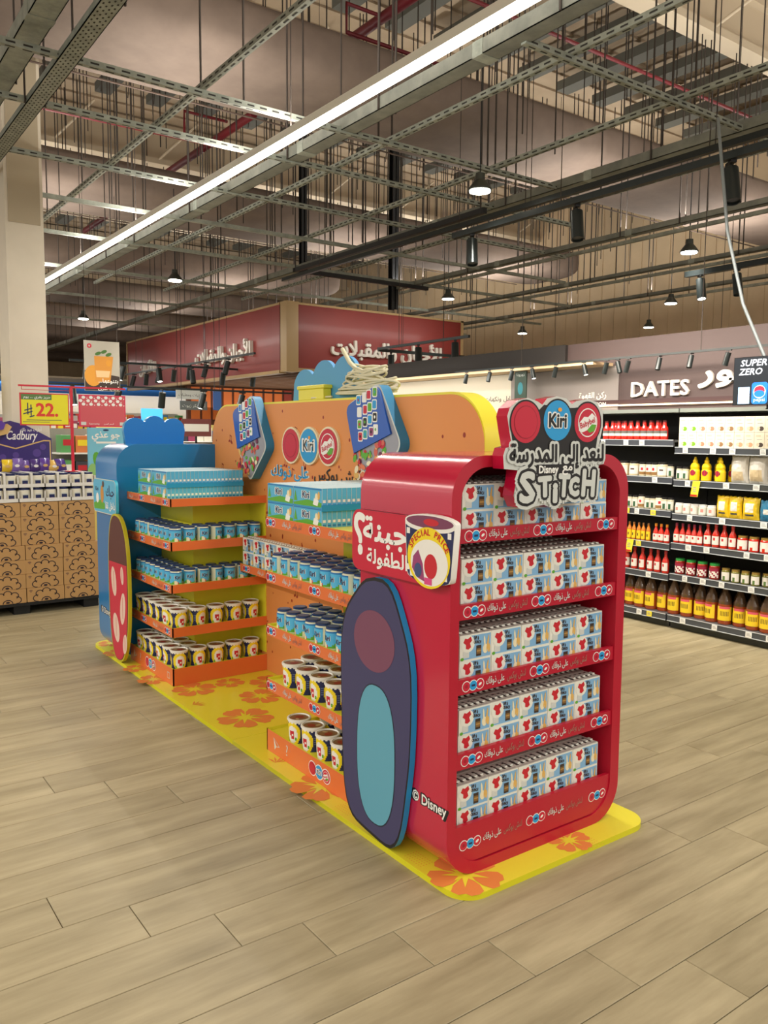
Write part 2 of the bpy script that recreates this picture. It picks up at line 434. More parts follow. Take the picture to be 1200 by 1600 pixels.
def rods(o, pts, z0, z1=7.4, r=.009):
    for x, y in pts:
        for c in DUCT_Y:
            if abs(y-c) < 1.1: y = c+(1.13 if y > c else -1.13); 
        if o is not None and o.name.startswith('strut') and abs(y-o.location.y) > .01 and o.location.y > 0: continue
        ALLRODS.tube([(x, y, z0), (x, y, z1)], r, rod_m, 4)
SY = [(.95, 'slotted steel channel just beside the bright strip light, running into the hall'),
      (2.76, 'slotted steel channel between cable trunking and the pendant lamps'),
      (4.02, 'slotted steel channel running over the nearest pendant lamp'),
      (5.6, 'slotted steel channel above and beyond the black spotlight rail'),
      (7.6, 'slotted steel channel over the far short spotlight rail'),
      (9.8, 'thin steel channel high above the dates wall'), (11.9, 'outermost thin steel channel near the beige cladding wall')]
for x, lb in SY:
    y1 = 13 if x < 6 else 16
    o = thing('strut_channel', lb, 'ceiling channel', (x, 0, 4.15), group='steel channels under the roof')
    part('channel', strut_mb('Y', x, -1.5 if x < 3 else .6, y1, 4.15, slots=x < 6), o)
    rods(o, [(x, y) for y in (2.2, 4.2, 6.4, 8.8, 11.2)], 4.19)
SX = [(2.12, 2.3, 5.4, 'cross channel nearest the camera, above the black spotlight rail'),
      (4.18, -.6, 5.2, 'cross channel in front of the wide nearest duct'), (5.12, -.5, 6.2, 'second cross channel under the nearest duct'),
      (6.4, -.5, 7.5, 'third cross channel, thin, beyond the nearest duct'), (7.75, -.5, 9, 'fourth cross channel passing behind the white pillar'),
      (9.4, 0, 11, 'fifth cross channel before the second duct'), (11.6, 0, 12.5, 'sixth cross channel under the second duct'),
      (14.2, 1, 12.5, 'seventh cross channel far back'), (17.5, 2, 12, 'eighth cross channel, farthest back')]
for y, x0, x1, lb in SX:
    o = thing('strut_channel', 'thin galvanised '+lb, 'ceiling channel', (x0, y, 4.1), group='steel cross channels under the roof')
    part('channel', strut_mb('X', y, x0, x1, 4.105, slots=y < 7), o)
    rods(o, [(x0+.6+1.3*k, y) for k in range(int((x1-x0)/1.3))], 4.15)
# trunking and trays
def tray(label, x, wdt, h, y0, y1, z, mat, holes=False, name='cable_trunking'):
    o = thing(name, label, 'cable tray', (x, y0, z))
    mb = MB(); mb.box(x-wdt/2, x+wdt/2, y0, y1, z, z+.006, mat)
    mb.box(x-wdt/2, x-wdt/2+.006, y0, y1, z, z+h, mat); mb.box(x+wdt/2-.006, x+wdt/2, y0, y1, z, z+h, mat)
    part('tray', mb, o)
    if holes:
        hb = MB(); y = y0
        while y < min(y1, y0+7):
            for k in range(4): hb.rect(Frame((x, y, z), (0, 1, 0), (1, 0, 0)), .0 if k % 2 else .03, .022 if k % 2 else .052, -wdt*.36+k*wdt*.2, -wdt*.36+k*wdt*.2+.011, slot_m, .0008)
            y += .06
        part('perforations', hb, o, kind='stuff')
    else:
        sb = MB(); y = y0+1
        while y < y1: sb.box(x-wdt/2-.004, x+wdt/2+.004, y, y+.1, z-.004, z+h+.003, galv); y += 2.4
        part('joint_sleeve', sb, o, kind='stuff')
    ys = [y0+.8+1.9*k for k in range(int((y1-y0)/1.9))]
    rods(o, [(x-wdt/2-.01, y) for y in ys]+[(x+wdt/2+.01, y) for y in ys], z)
    return o
tray('wide grey galvanised trunking running beside the bright strip light', 2.27, .15, .10, -1, 34, 4.12, galv_d)
tray('broad galvanised trunking crossing the top corner over the pillar', -.27, .17, .1, .5, 6.2, 4.22, galv)
tray('perforated cable tray with rows of holes near the pillar head', -.04, .13, .05, .5, 7.4, 4.1, galv, True, 'perforated_tray')
tray('dull grey trunking passing right over the nearest pendant lamp', 4.92, .13, .09, .3, 34, 4.1, galv_d)
tray('slim grey trunking over the far black spotlight rail', 7.1, .1, .07, 1.5, 20, 4.1, galv_d)
tray('slim grey trunking beside the beige cladding wall', 9.2, .09, .06, 2, 18, 4.1, galv_d)
tray('farthest slim grey trunking under the cladding wall', 11.1, .09, .06, 3, 18, 4.1, galv_d)
# sprinkler pipes
def pipe(label, pts, r):
    solo('sprinkler_pipe', MB().tube(pts, r, pipe_red, 8), label, 'pipe', 'red sprinkler pipes', o=pts[0])
pipe('thick red sprinkler pipe between the strip light and the first duct', [(3.95, 4.9, 6.25), (3.95, 7.1, 6.25)], .06)
pipe('thick red sprinkler pipe seen under the nearest duct at picture left', [(4.0, 9.3, 6.2), (4.0, 13.2, 6.2)], .06)
pipe('short thick red pipe far behind, near the pillar', [(4.05, 14.4, 6.2), (4.05, 18, 6.2)], .06)
pipe('thin dark red pipe crossing in front of the first duct', [(2.6, 4.75, 6.0), (9.5, 4.75, 6.0)], .022)
pipe('thin dark red pipe crossing just beyond the first duct', [(-.5, 8.7, 6.1), (11, 8.4, 6.1)], .022)
pipe('thin dark red pipe crossing before the second duct', [(-.5, 9.6, 5.7), (9, 9.4, 5.7)], .022)
pipe('thin dark red pipe crossing beyond the second duct', [(1, 13.6, 6.0), (11, 13.4, 6.0)], .022)
pipe('small red pipe drop bending up to the thick red pipe', [(3.3, 10.2, 6.0), (3.3, 10.2, 6.35), (4.0, 10.2, 6.35)], .022)
pipe('small red pipe bend beside the strip light', [(3.95, 6.0, 6.25), (3.45, 6.0, 6.25), (3.45, 6.0, 5.95), (4.9, 6.0, 5.95)], .022)
solo('gas_pipe', MB().tube([(2.9, 7.6, 6.2), (2.9, 8.9, 6.2)], .05, M('pipe_yellow', (190, 180, 40), .5), 8), 'short yellow pipe hanging above the pillar side of the hall', 'pipe', o=(2.9, 7.6, 6.2))
# forest of thin hanging rods
random.seed(3)
mb = MB()
for k in range(360):
    x = random.uniform(-1, 13.5); y = random.uniform(3.8, 20); z = random.uniform(4.2, 6.2)
    yy = round(y/1.15)*1.15+random.uniform(-.06, .06)
    if any(abs(yy-c) < 1.1 for c in (6.2, 11.65, 16.8, 21.6)): z = max(z, 6.2)
    ALLRODS.tube([(x, yy, z), (x, yy, 7.4)], .008, rod_m, 4, cap=False)

for k in range(40):
    x = -1+.37*k; ALLRODS.tube([(x, 9.85, 6.2), (x+.12, 9.85, 7.3)], .007, rod_m, 4, cap=False)
# black steel posts hanging from the roof, dark cross rails
def post(label, x, y, z0, z1, w_=.12):
    mb = MB(); mb.box(x-w_/2, x+w_/2, y-w_/2, y-w_/2+.015, z0, z1, black); mb.box(x-w_/2, x+w_/2, y+w_/2-.015, y+w_/2, z0, z1, black); mb.box(x-.01, x+.01, y-w_/2, y+w_/2, z0, z1, black)
    solo('steel_post', mb, label, 'post', 'dark steel posts hanging from the roof', o=(x, y, z1))
post('dark steel post dropping to the red sign corner top', 7.03, 9.95, 3.75, 7.4, .13)
post('dark steel post behind the strip light, above the first pendant row', 5.2, 9.95, 4.3, 7.4, .10)
# black hanging frame above the sign
o = thing('hanging_rail_frame', 'black rectangular rail frame hanging over the red sign', 'rail', (4.6, 9.2, 4.0))
mb = MB(); mb.box(4.6, 7.2, 9.17, 9.23, 4.0, 4.06, black); part('front_rail', mb, o)
mb = MB(); mb.box(4.6, 4.66, 5.0, 9.2, 4.0, 4.06, black); part('side_rail', mb, o)
rods(o, [(4.63, 9.2), (7.1, 9.2), (4.63, 7), (4.63, 5.2)], 4.06)
# ================================================================ STRIP LIGHT
o = thing('strip_light', 'long bright white linear strip light running down the hall', 'lamp', (1.62, -1, 3.9))
mb = MB(); mb.box(1.585, 1.655, -1, 24, 3.9, 3.96, M('lamp_housing', (225, 222, 210), .5)); part('housing', mb, o)
mb = MB(); mb.box(1.587, 1.653, -1, 24, 3.875, 3.9, M('strip_glow', (255, 252, 240), .5, emit=7)); part('diffuser', mb, o, 'glowing white diffuser')
for y in (1, 4, 7.6, 9.8, 13, 18, 19.4): ALLRODS.tube([(1.62, y, 3.95), (1.62, y, 7.4)], .005, rod_m, 4)
# ================================================================ PENDANTS
def pendant_tpl():
    r = thing('pendant_lamp', '', 'lamp', group='high-bay pendant lamps')
    m1 = MB(); m1.lathe([(0, .16), (.045, .16), (.05, .1), (.075, .07), (.115, .015), (.115, 0), (.1, 0), (.1, .012), (0, .03)], M('pendant_housing', (70, 74, 70), .4, .5), 20); part('reflector', m1, r, local=True)
    m2 = MB(); m2.lathe([(0, -.012), (.1, -.012), (.1, .006), (0, .006)], lamp_m, 20); part('glowing_lens', m2, r, local=True)
    m3 = MB(); m3.tube([(0, 0, .16), (0, 0, .4), (0, 0, 1.37)], .007, black, 5); part('cable', m3, r, local=True)
    return Stamp(r)
PS = pendant_tpl()
PLAB = ['nearest and biggest glowing pendant lamp, beside the strip light end', 'glowing pendant lamp over the red sign, left of the dark post', 'small glowing pendant lamp close to the white pillar',
        'glowing pendant lamp above the red sign end', 'glowing pendant lamp hanging beside the lit short-rail spotlight', 'small glowing pendant lamp against the dark dates wall', 'tiny glowing pendant lamp near the far wall top',
        'pendant lamp outside to the right', 'small pendant lamp left of the pillar', 'small pendant lamp behind the red sign']
for (x, y), lb in zip(PENDANTS, PLAB): PS.put((x, y, 3.9), lb)

# ================================================================ PILLAR
mb = MB(); mb.box(.1, .46, 7.0, 7.45, 0, 7.4, pillar_m, bev=.01); st = struct('pillar', mb, (.1, 7, 0)); st['label'] = 'square white painted pillar behind the price signs'
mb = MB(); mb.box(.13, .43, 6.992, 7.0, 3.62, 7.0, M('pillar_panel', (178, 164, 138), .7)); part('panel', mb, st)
# ================================================================ DISPLAY: platform
T = .022
def flower(mb, x, y, r, rot, d=.0008, F=None):
    F = F or FZ(T)
    for k in range(5):
        t = rot+2*math.pi*k/5; c, s_ = math.cos(t), math.sin(t)
        pts = []
        for (q, w_) in ((.12, -.05), (.55, -.36), (.85, -.44), (1.0, -.26), (.94, -.06), (1.04, .08), (.96, .3), (.8, .42), (.5, .34), (.12, .05)):
            pts.append((x+r*(q*c-w_*s_), y+r*(q*s_+w_*c)))
        mb.poly(F, pts, ORF, d+.00006*k)
    for k in range(9):
        t = rot+2*math.pi*k/9+.2; q = r*(.66 if k % 2 else .46)
        mb.poly(F, [(x+.13*r*math.cos(t-.9), y+.13*r*math.sin(t-.9)), (x+q*math.cos(t), y+q*math.sin(t)), (x+.13*r*math.cos(t+.9), y+.13*r*math.sin(t+.9))], YEL, d+.0006+.00004*k)
    mb.ell(F, x, y, r*.12, r*.12, YEL, d+.0011)
pf = thing('display_platform', 'flat bright yellow display platform with orange hibiscus print, on the plank floor', 'platform', (0, 0, 0))
def slab(y0, y1, near, far):
    r = .1; mb = MB()
    pts = rrect(0, 1.0, y0, y1, r, 10, (near, far, far, near))
    mb.prism(FZ(0), pts, 0, T, YEL, YELE); return mb
part('slab', slab(0, 1.742, 1, 0), pf); part('slab', slab(1.745, 4.1, 0, 1), pf)
for (x, y, r, a) in ((.115, .12, .13, .3), (.60, .075, .085, 1.2), (.05, .62, .07, .2), (.085, 1.02, .14, 1.4), (.045, 1.36, .06, .8), (.2, 2.0, .15, .5), (.17, 2.62, .13, .1), (.44, 2.28, .13, 1.0),
                     (.4, 2.62, .09, .7), (.62, 2.5, .13, .2), (.05, 2.35, .06, .2), (.04, 2.95, .1, .6), (.03, 3.25, .08, 1.7), (.05, 3.7, .09, .1), (.1, 3.98, .09, 1), (.95, .62, .09, .4), (.3, 1.72, .06, .3), (.93, .2, .03, 1)):
    mb = MB()
    if r < .075:
        for k in range(5):
            t = a+.45*(k-2); mb.poly(FZ(T), [(x+.1*r*math.cos(t+1.5), y+.1*r*math.sin(t+1.5)), (x+r*.7*math.cos(t+.12), y+r*.7*math.sin(t+.12)), (x+r*1.2*math.cos(t), y+r*1.2*math.sin(t)), (x+r*.7*math.cos(t-.12), y+r*.7*math.sin(t-.12))], ORF, .0008+.00003*k)
    else: flower(mb, x, y, r, a)
    part('flower_print', mb, pf)
mb = MB()
for (cx, cy) in ((.055, .78), (.05, .3), (.66, .035), (.35, 2.15)):
    for i in range(8):
        for j in range(5): mb.ell(FZ(T), cx-.03+.013*j, cy-.05+.013*i, .0022, .0022, ORF, .0008, 6)
part('dot_print', mb, pf, kind='stuff')

# roundel trio and slogan, reused on shelf edges
def roundels(mb, F, a, b, r, d=.0008, gap=1.9, detail=1, ring=.14):
    for k, (c, t) in enumerate(((REDP, 'w'), (SKY, 'k'), (REDP, 'b'))):
        x = a+(k-1)*gap*r
        if k != 1: mb.ell(F, x, b, r*(1+ring), r*(1+ring), CRM if r > .05 else white, d, 28 if r > .03 else 18)
    mb.ell(F, a, b, r*(1+ring), r*(1+ring), CRM if r > .05 else white, d+.0004, 28 if r > .03 else 18)
    for k, (c, t) in enumerate(((REDP, 'w'), (SKY, 'k'), (REDP, 'b'))):
        x = a+(k-1)*gap*r; e = d+(.0008 if k != 1 else .0012)
        mb.ell(F, x, b, r, r, c, e, 28 if r > .03 else 18)
        if t == 'k':
            if r > .02:
                mb.text(F, 'Kiri', x, b-r*.28, r*.95, white, e+.0004, off=.09, wid=r*1.35); mb.text(F, 'Kiri', x, b-r*.28, r*.9, BLK, e+.0008, off=.02, wid=r*1.15)
                mb.ell(F, x+r*.12, b+r*.48, r*.13, r*.1, M('sun_print', (240, 160, 50), .5), e+.0012, 10)
            else: mb.rect(F, x-r*.5, x+r*.5, b-r*.22, b+r*.22, NAVY, e+.0004)
        elif t == 'b':
            if r > .02:
                mb.ell(F, x, b, r*.74, r*.74, white, e+.0004, 24); mb.ell(F, x, b, r*.68, r*.68, REDP, e+.0008, 24)
                mb.poly(F, [(x-r*.68, b-r*.42), (x-r*.66, b-.02*r), (x-r*.3, b+r*.3), (x, b+r*.28), (x+r*.3, b+r*.5), (x+r*.62, b+r*.28), (x+r*.66, b-r*.1), (x+r*.1, b-r*.34), (x-r*.4, b-r*.5)], white, e+.0012)
                mb.poly(F, [(x-r*.05, b-r*.38), (x+r*.3, b-r*.08), (x+r*.64, b-r*.1), (x+r*.5, b-r*.42), (x+r*.15, b-r*.52)], GRN, e+.0014)
                mb.text(F, 'Babybel', x, b-r*.14, r*.42, REDP, e+.0018, off=.02, wid=r*1.1, rot=.35)
            else: mb.ell(F, x, b, r*.5, r*.28, white, e+.0004, 10, .5)
        else:                                         # plain printed disc: the emblem's animal is left off
            if r > .02: mb.ell(F, x, b, r*.74, r*.74, M('red_print_dark', (160, 20, 44), .5), e+.0004, 24); mb.ell(F, x, b, r*.69, r*.69, REDP, e+.0008, 24)
            else: mb.ell(F, x, b, r*.4, r*.4, M('red_print_dark', (160, 20, 44), .5), e+.0004, 12)
def slogan(mb, F, a, b, size, wid, c1, c2, out=None, d=.0008):
    """blue/white second half at the left, dark first half at the right (Arabic runs right to left)"""
    if out: mb.text(F, 'على ذوقك', a-wid*.27, b, size, out, d, off=.06, wid=wid*.50); mb.text(F, 'لنش بوكس', a+wid*.27, b, size, out, d, off=.06, wid=wid*.54)
    mb.text(F, 'على ذوقك', a-wid*.27, b, size, c2, d+.0005, off=.015, wid=wid*.46); mb.text(F, 'لنش بوكس', a+wid*.27, b, size, c1, d+.0005, off=.012, wid=wid*.48)
GOLDG = M('bronze_print', (164, 112, 98), .5)
# ================================================================ red end unit
X0, X1, Y0, Y1, ZT = .018, .922, .109, .636, 1.484
ru = thing('red_shelf_unit', 'glossy red rounded end shelving unit full of white and blue snack boxes, nearest', 'shelf unit', (.47, .37, T))
outer = rrect(X0, X1, T, ZT, .145, 10); inner = rrect(.058, .872, .062, 1.445, .12, 10)
mb = MB(); n = len(outer); F = FY(0)
def ringf(o_, i_, y, flip=False):
    vs = [(a, y, b) for a, b in o_]+[(a, y, b) for a, b in i_]
    fs = [(k, (k+1) % n, n+(k+1) % n, n+k) for k in range(n)]
    return vs, [tuple(reversed(f)) for f in fs] if flip else fs
mb.add(*ringf(outer, inner, Y0), REDM)
mb.add([(a, Y0, b) for a, b in outer]+[(a, Y1, b) for a, b in outer], [(k, n+k, n+(k+1) % n, (k+1) % n) for k in range(n)], RED, True)
mb.add([(a, Y0, b) for a, b in inner]+[(a, Y1-.03, b) for a, b in inner], [(k, (k+1) % n, n+(k+1) % n, n+k) for k in range(n)], REDM, True)
mb.add([(a, Y1, b) for a, b in outer], [tuple(range(n-1, -1, -1))], REDM)
mb.add([(a, Y1-.03, b) for a, b in inner], [tuple(range(n))], REDM)
part('shell', mb, ru, 'glossy red rounded shell')
SH = [1.209, .955, .692, .431, .161]                      # shelf surfaces
LIP = [(1.191, 1.239), (.931, .983), (.673, .726), (.409, .466), (.066, .206)]
for k in range(5):
    mb = MB(); z = SH[k]
    mb.box(.060, .870, .132, Y1-.032, z-.014, z, REDM); part('shelf', mb, ru)
    a, b = LIP[k]
    mb = MB(); mb.box(.059, .871, .114, .130, a, b, REDM); lp = part('price_rail', mb, ru)
    mb = MB(); Fy = FY(.114); zc = (a+b)/2 if k < 4 else .135
    for x in (.13, .455, .80): roundels(mb, Fy, x, zc, .0165, ring=.18)
    for x in (.285, .615): slogan(mb, Fy, x, zc-.007, .034, .19, GOLDG, LG)
    part('printed_slogan', mb, lp)
# ---- snack boxes
BW, BD, BH = .1455, .078, .0885
BLUEP = M('carton_blue', (128, 178, 216), .45); CART = M('carton_white', (232, 232, 220), .45); WIN = M('carton_window', (58, 44, 34), .4); STICK = M('stick_print', (222, 178, 96), .5); BRED = M('blob_red', (196, 30, 44), .5)
def snack_mesh(v=0):
    mb = MB(); w, d, h = BW, BD, BH
    mb.box(-w/2, w/2, 0, d, 0, h, CART)
    F = FY(0)
    mb.poly(F, [(-.030, .005), (w/2-.003, .005), (w/2-.003, h-.005), (-.050, h-.005), (-.03, h*.5)], BLUEP, .0005)
    mb.poly(F, [(-w/2+.004, .003), (w/2-.003, .003), (w/2-.003, .010), (-w/2+.004, .008)], BLUEP, .0006)
    mb.ell(F, -.036, h*.64, .031, .030, CART, .0009, 18)
    mb.poly(F, [(-.058, h*.72), (-.050, h*.88), (-.038, h*.84), (-.024, h*.92), (-.018, h*.76), (-.027, h*.66), (-.022, h*.50), (-.034, h*.42), (-.046, h*.46), (-.046, h*.62)], BRED, .0013)
    mb.text(F, 'DIP &', .002, h*.76, .018, WIN, .0013, off=.03, wid=.022, res=1, rot=-.12); mb.text(F, 'CRUNCH', .006, h*.60, .016, WIN, .0013, off=.03, wid=.034, res=1, rot=-.12)
    mb.rect(F, .002, .026, .008, h*.52, WIN, .0010); mb.rect(F, .004, .024, .016, h*.40, M('crisp_brown', (128, 94, 44), .6), .0014); mb.rect(F, .004, .024, .024, h*.33, M('crisp_light', (176, 136, 72), .6), .0016)
    mb.ell(F, .045, h*.34, .012, .017, CRM, .0010, 12); mb.ell(F, .041, h*.62, .004, .022, CRM, .0013, 10, .1); mb.ell(F, .056, h*.55, .004, .03, STICK, .0014, 10, -.15); mb.ell(F, .062, h*.34, .006, .016, STICK, .0012, 10)
    mb.rect(F, -.058, -.032, .010, h*.36, LG, .0009); mb.ell(F, -.062, .006, .008, .006, GRN, .0012, 8)
    L = FX(-w/2)
    for k in range(5): mb.rect(L, -d*.85, -d*.2, h*.3+k*.009, h*.3+k*.009+.003, LG, .0006)
    mb.ell(L, -d*.6, h*.8, .006, .005, BRED, .0006, 8)
    if v: mb.ell(L, -d*.5, h*.2, .010, .009, M('olive_print', (150, 140, 60), .5), .0006, 10); mb.ell(L, -d*.35, h*.35, .012, .007, CRM, .0007, 10)
    else: mb.rect(L, -d*.9, -d*.1, h*.80, h*.86, BLUEP, .0006)
    Z = FZ(h)                                              # tear-notched top
    mb.rect(Z, -w/2+.004, w/2-.004, .004, .014, M('carton_shade', (196, 190, 182), .6), .0006)
    for k in range(5): mb.rect(Z, -w/2+.008+k*.028, -w/2+.020+k*.028, .018, d-.012, M('notch_dark', (72, 60, 58), .8), .0006)
    for k in range(5): mb.box(-w/2+.020+k*.028, -w/2+.034+k*.028, d*.35, d*.6, h, h+.005, CART)
    return mb.mesh('snack_box')
SM = [snack_mesh(0), snack_mesh(1)]
def single(name, me, loc, label, cat, group, rot=0, scale=None):
    o = bpy.data.objects.new(name, me); COL.objects.link(o); o.location = loc; o.rotation_euler = (0, 0, rot); o['label'] = label; o['category'] = cat; o['group'] = group
    if scale: o.scale = scale
    return o
random.seed(5)
for k in range(5):
    for ly in range(2):
        for c in range(5):
            for dd in range(5):
                x = .090+BW/2+c*.1478+random.uniform(-.0008, .0008); y = .137+dd*.0805+(random.uniform(0, .004) if dd == 0 else .004)
                row = 'upper' if ly else 'lower'
                if dd == 0: lb = f'white blue snack box, {NTH[c]} from left in {row} front row, {LVL[k]} red shelf'
                else: lb = f'white blue snack box, {NTH[c]} from left, {NTH[dd]} row back, {row} layer, {LVL[k]} red shelf'
                single('snack_box', SM[(k+c+ly) % 2], (x, y, SH[k]+ly*(BH+.0005)), lb, 'box', 'snack boxes on the red end shelves')
# ================================================================ wall of the display
XW = .72
wl = thing('display_wall', 'orange printed back wall with yellow rounded edge behind the snack shelf towers', 'display wall', (.78, 2.1, T))
FW = FX(0)                                                # a = -Y
def wpoly(ins, z0, ztop, r): return rrect(-3.55+ins, -.715-ins, z0, ztop-ins, r-ins, 12, (0, 1, 1, 0))
mb = MB(); mb.prism(FX(0), wpoly(0, T, 1.748, .235), -.83, -XW-.004, YEL, YEL); part('core_panel', mb, wl, 'yellow rounded panel')
mb = MB(); mb.prism(FX(0), [(a, b-.012) for a, b in wpoly(0.0, T+.013, 1.748, .235)], -XW-.004, -XW, ORW, YELE); part('orange_face', mb, wl)
mb = MB(); random.seed(11)
Fw = FX(XW)
for k in range(230):
    y = random.uniform(.8, 3.5); z = random.uniform(.05, 1.70)
    if z > 1.62 and (y < .9 or y > 3.3): continue
    if random.random() < .16:
        s_ = .017; mb.ell(Fw, -y, z, s_*.7, s_*.5, ORD, .0006, 10, .4); mb.rect(Fw, -y+s_*.5, -y+s_*.8, z, z+s_*2.6, ORD, .0006); mb.poly(Fw, [(-y+s_*.5, z+s_*2.6), (-y+s_*2.2, z+s_*2.1), (-y+s_*2.2, z+s_*1.6), (-y+s_*.5, z+s_*2.1)], ORD, .0006)
        if random.random() < .5: mb.ell(Fw, -y+s_*1.6, z-s_*.2, s_*.7, s_*.5, ORD, .0006, 10, .4); mb.rect(Fw, -y+s_*1.95, -y+s_*2.2, z, z+s_*2.1, ORD, .0006)
    else:
        s_ = random.uniform(.005, .013); mb.ell(Fw, -y, z, s_*.8, s_, ORD, .0006, 8)
part('note_print', mb, wl)
mb = MB()
for (xc, wdt) in ((-2.40, 1), (-2.18, 2), (-1.975, 3)): pass
FR = FX(XW-.014); rr = .110
for k, yc in enumerate((2.395, 2.182, 1.975)):
    mb.prism(FX(0), [(-yc+rr*math.cos(t), 1.483+rr*math.sin(t)) for t in [2*math.pi*i/36 for i in range(36)]], -XW, -(XW-.014)-(0 if k != 1 else -.001), CRM)
part('roundel_board', mb, wl)
mb = MB(); roundels(mb, FR, -2.183, 1.483, .0985, d=.0025, gap=2.12, ring=.0)
part('roundel_print', mb, wl)
mb = MB(); slogan(mb, Fw, -2.17, 1.292, .095, .98, BLK, SKY, out=None, d=.004)
mb.text(Fw, 'على ذوقك', -2.17-.98*.27, 1.292, .095, white, .002, off=.035, wid=.98*.48); part('slogan_letters', mb, wl)
# ---- shelf towers
XT = .085
def roundtiny(mb, F, a, b, r): roundels(mb, F, a, b, r, ring=.2)
def tray_lip(parent, x0, x1, y0, y1, zb, zt, sides, base=False):
    """open tray: yellow board, orange fascia on the open sides, yellow inside"""
    mb = MB(); mb.box(x0+.006, x1-.001, y0+.006, y1-.001, zt-.024, zt-.012, YEL)
    tr = part('tray', mb, parent, 'yellow inside and edge')
    th = .007
    L = []
    if 'l' in sides: L.append((x0, x0+th, y0, y1, 'l'))
    if 'n' in sides: L.append((x0, x1, y0, y0+th, 'n'))
    if 'f' in sides: L.append((x0, x1, y1-th, y1, 'f'))
    mb = MB()
    for a, b, c, d, s_ in L:
        mt = {'r': YEL, 'b': YEL, 'f': YEL, 'u': YELE, 'd': YEL, 'l': YEL}
        if s_ == 'l': mt['l'] = ORG
        if s_ == 'n': mt['f'] = ORG; mt['l'] = ORG
        if s_ == 'f': mt['b'] = ORG; mt['l'] = ORG
        mb.box(a, b, c, d, zb, zt, YEL, mt)
    fs = part('fascia', mb, tr, 'orange front edge')
    return tr
def fascia_print(tr, x0, y0, y1, zb, zt, big=False):
    mb = MB(); F = FX(x0); zc = (zb+zt)/2; L_ = y1-y0
    if big:
        roundels(mb, F, -(y0+y1)/2-(-.04 if L_ > .8 else .0), zc, .03, ring=.14)
        a = -(y1-.10); mb.poly(F, [(a-.03, zc+.028), (a+.03, zc-.004), (a-.004, zc-.012)], LG, .0008); mb.poly(F, [(a-.026, zc+.024), (a+.022, zc-.003), (a-.004, zc-.009)], ORG, .0012); mb.poly(F, [(a-.02, zc-.03), (a-.004, zc-.012), (a-.03, zc+.028)], LG, .0008)
        mb.text(F, '?', a+.10, zc-.022, .075, LG, .0008)
        mb.poly(F, rrect(-(y0+.075)-.02, -(y0+.075)+.02, zc-.02, zc+.02, .006, 4), LG, .0008); mb.poly(F, rrect(-(y0+.075)-.016, -(y0+.075)+.016, zc-.016, zc+.016, .005, 4), ORG, .0012)
    else:
        nn = 3 if L_ > .8 else 2
        for k in range(nn):
            a = -(y1-.05-(L_-.10)*k/(nn-1) if nn > 2 else y1-.28-(L_-.36)*k); roundtiny(mb, F, a, zc, .0155)
        for k in range(2):
            a = -(y1-.05-(L_-.10)*(k+.5)/2) if nn > 2 else -(y1-.12-(L_-.36)*k*1.0)
            slogan(mb, F, a, zc-.008, .032, .17, GOLDG, LG)
    part('printed_slogan', mb, tr)
LV = [(1.113, 1.161), (.848, .902), (.592, .643), (.322, .380), (T+.001, .129)]
tl = thing('shelf_tower', 'far orange and yellow shelf tower in front of the blue end unit', 'shelf unit', (.4, 3.1, T))
tn = thing('shelf_tower', 'near orange and yellow shelf tower between the gap and the red unit', 'shelf unit', (.4, 1.1, T))
for k, (a, b) in enumerate(LV):
    tr = tray_lip(tl, XT, XW-.001, 2.739, 3.507, a, b, 'ln', k == 4); fascia_print(tr, XT, 2.739, 3.507, a, b, k == 4)
    tr = tray_lip(tn, XT, XW-.001, Y1+.003, 1.535, a, b, 'lf', k == 4); fascia_print(tr, XT, Y1+.003, 1.535, a, b, k == 4)
def core(parent, x0, y0, y1):
    mb = MB()
    for k in range(4): mb.box(x0, XW-.002, y0, y1, LV[k+1][1]-.0115, LV[k][1]-.026, YEL)
    part('core_post', mb, parent, 'yellow core')
core(tl, .315, 2.955, 3.506); core(tn, .385, Y1+.004, 1.32)
mb = MB(); mb.box(XW-.006, XW-.001, 2.742, 2.954, .14, 1.112, YEL); part('yellow_patch', mb, tl)
# gap shelf
gs = thing('wall_shelf', 'short narrow orange shelf fixed to the orange wall between the two towers', 'shelf', (.63, 2.14, .695))
tr = tray_lip(gs, .533, XW-.001, 1.537, 2.737, .692, .740, 'l'); fascia_print(tr, .533, 1.65, 2.70, .692, .740)
for k in range(8):
    for ly in range(2):
        y = 2.725-k*.147-.073
        single('cracker_box', SM[k % 2], (.548, y, .7285+ly*(BH+.0005)), f'small white snack box, {NTH[k]} from far end of narrow wall shelf, {"upper" if ly else "lower"} layer', 'box', 'white boxes on the narrow wall shelf', rot=-math.pi/2)
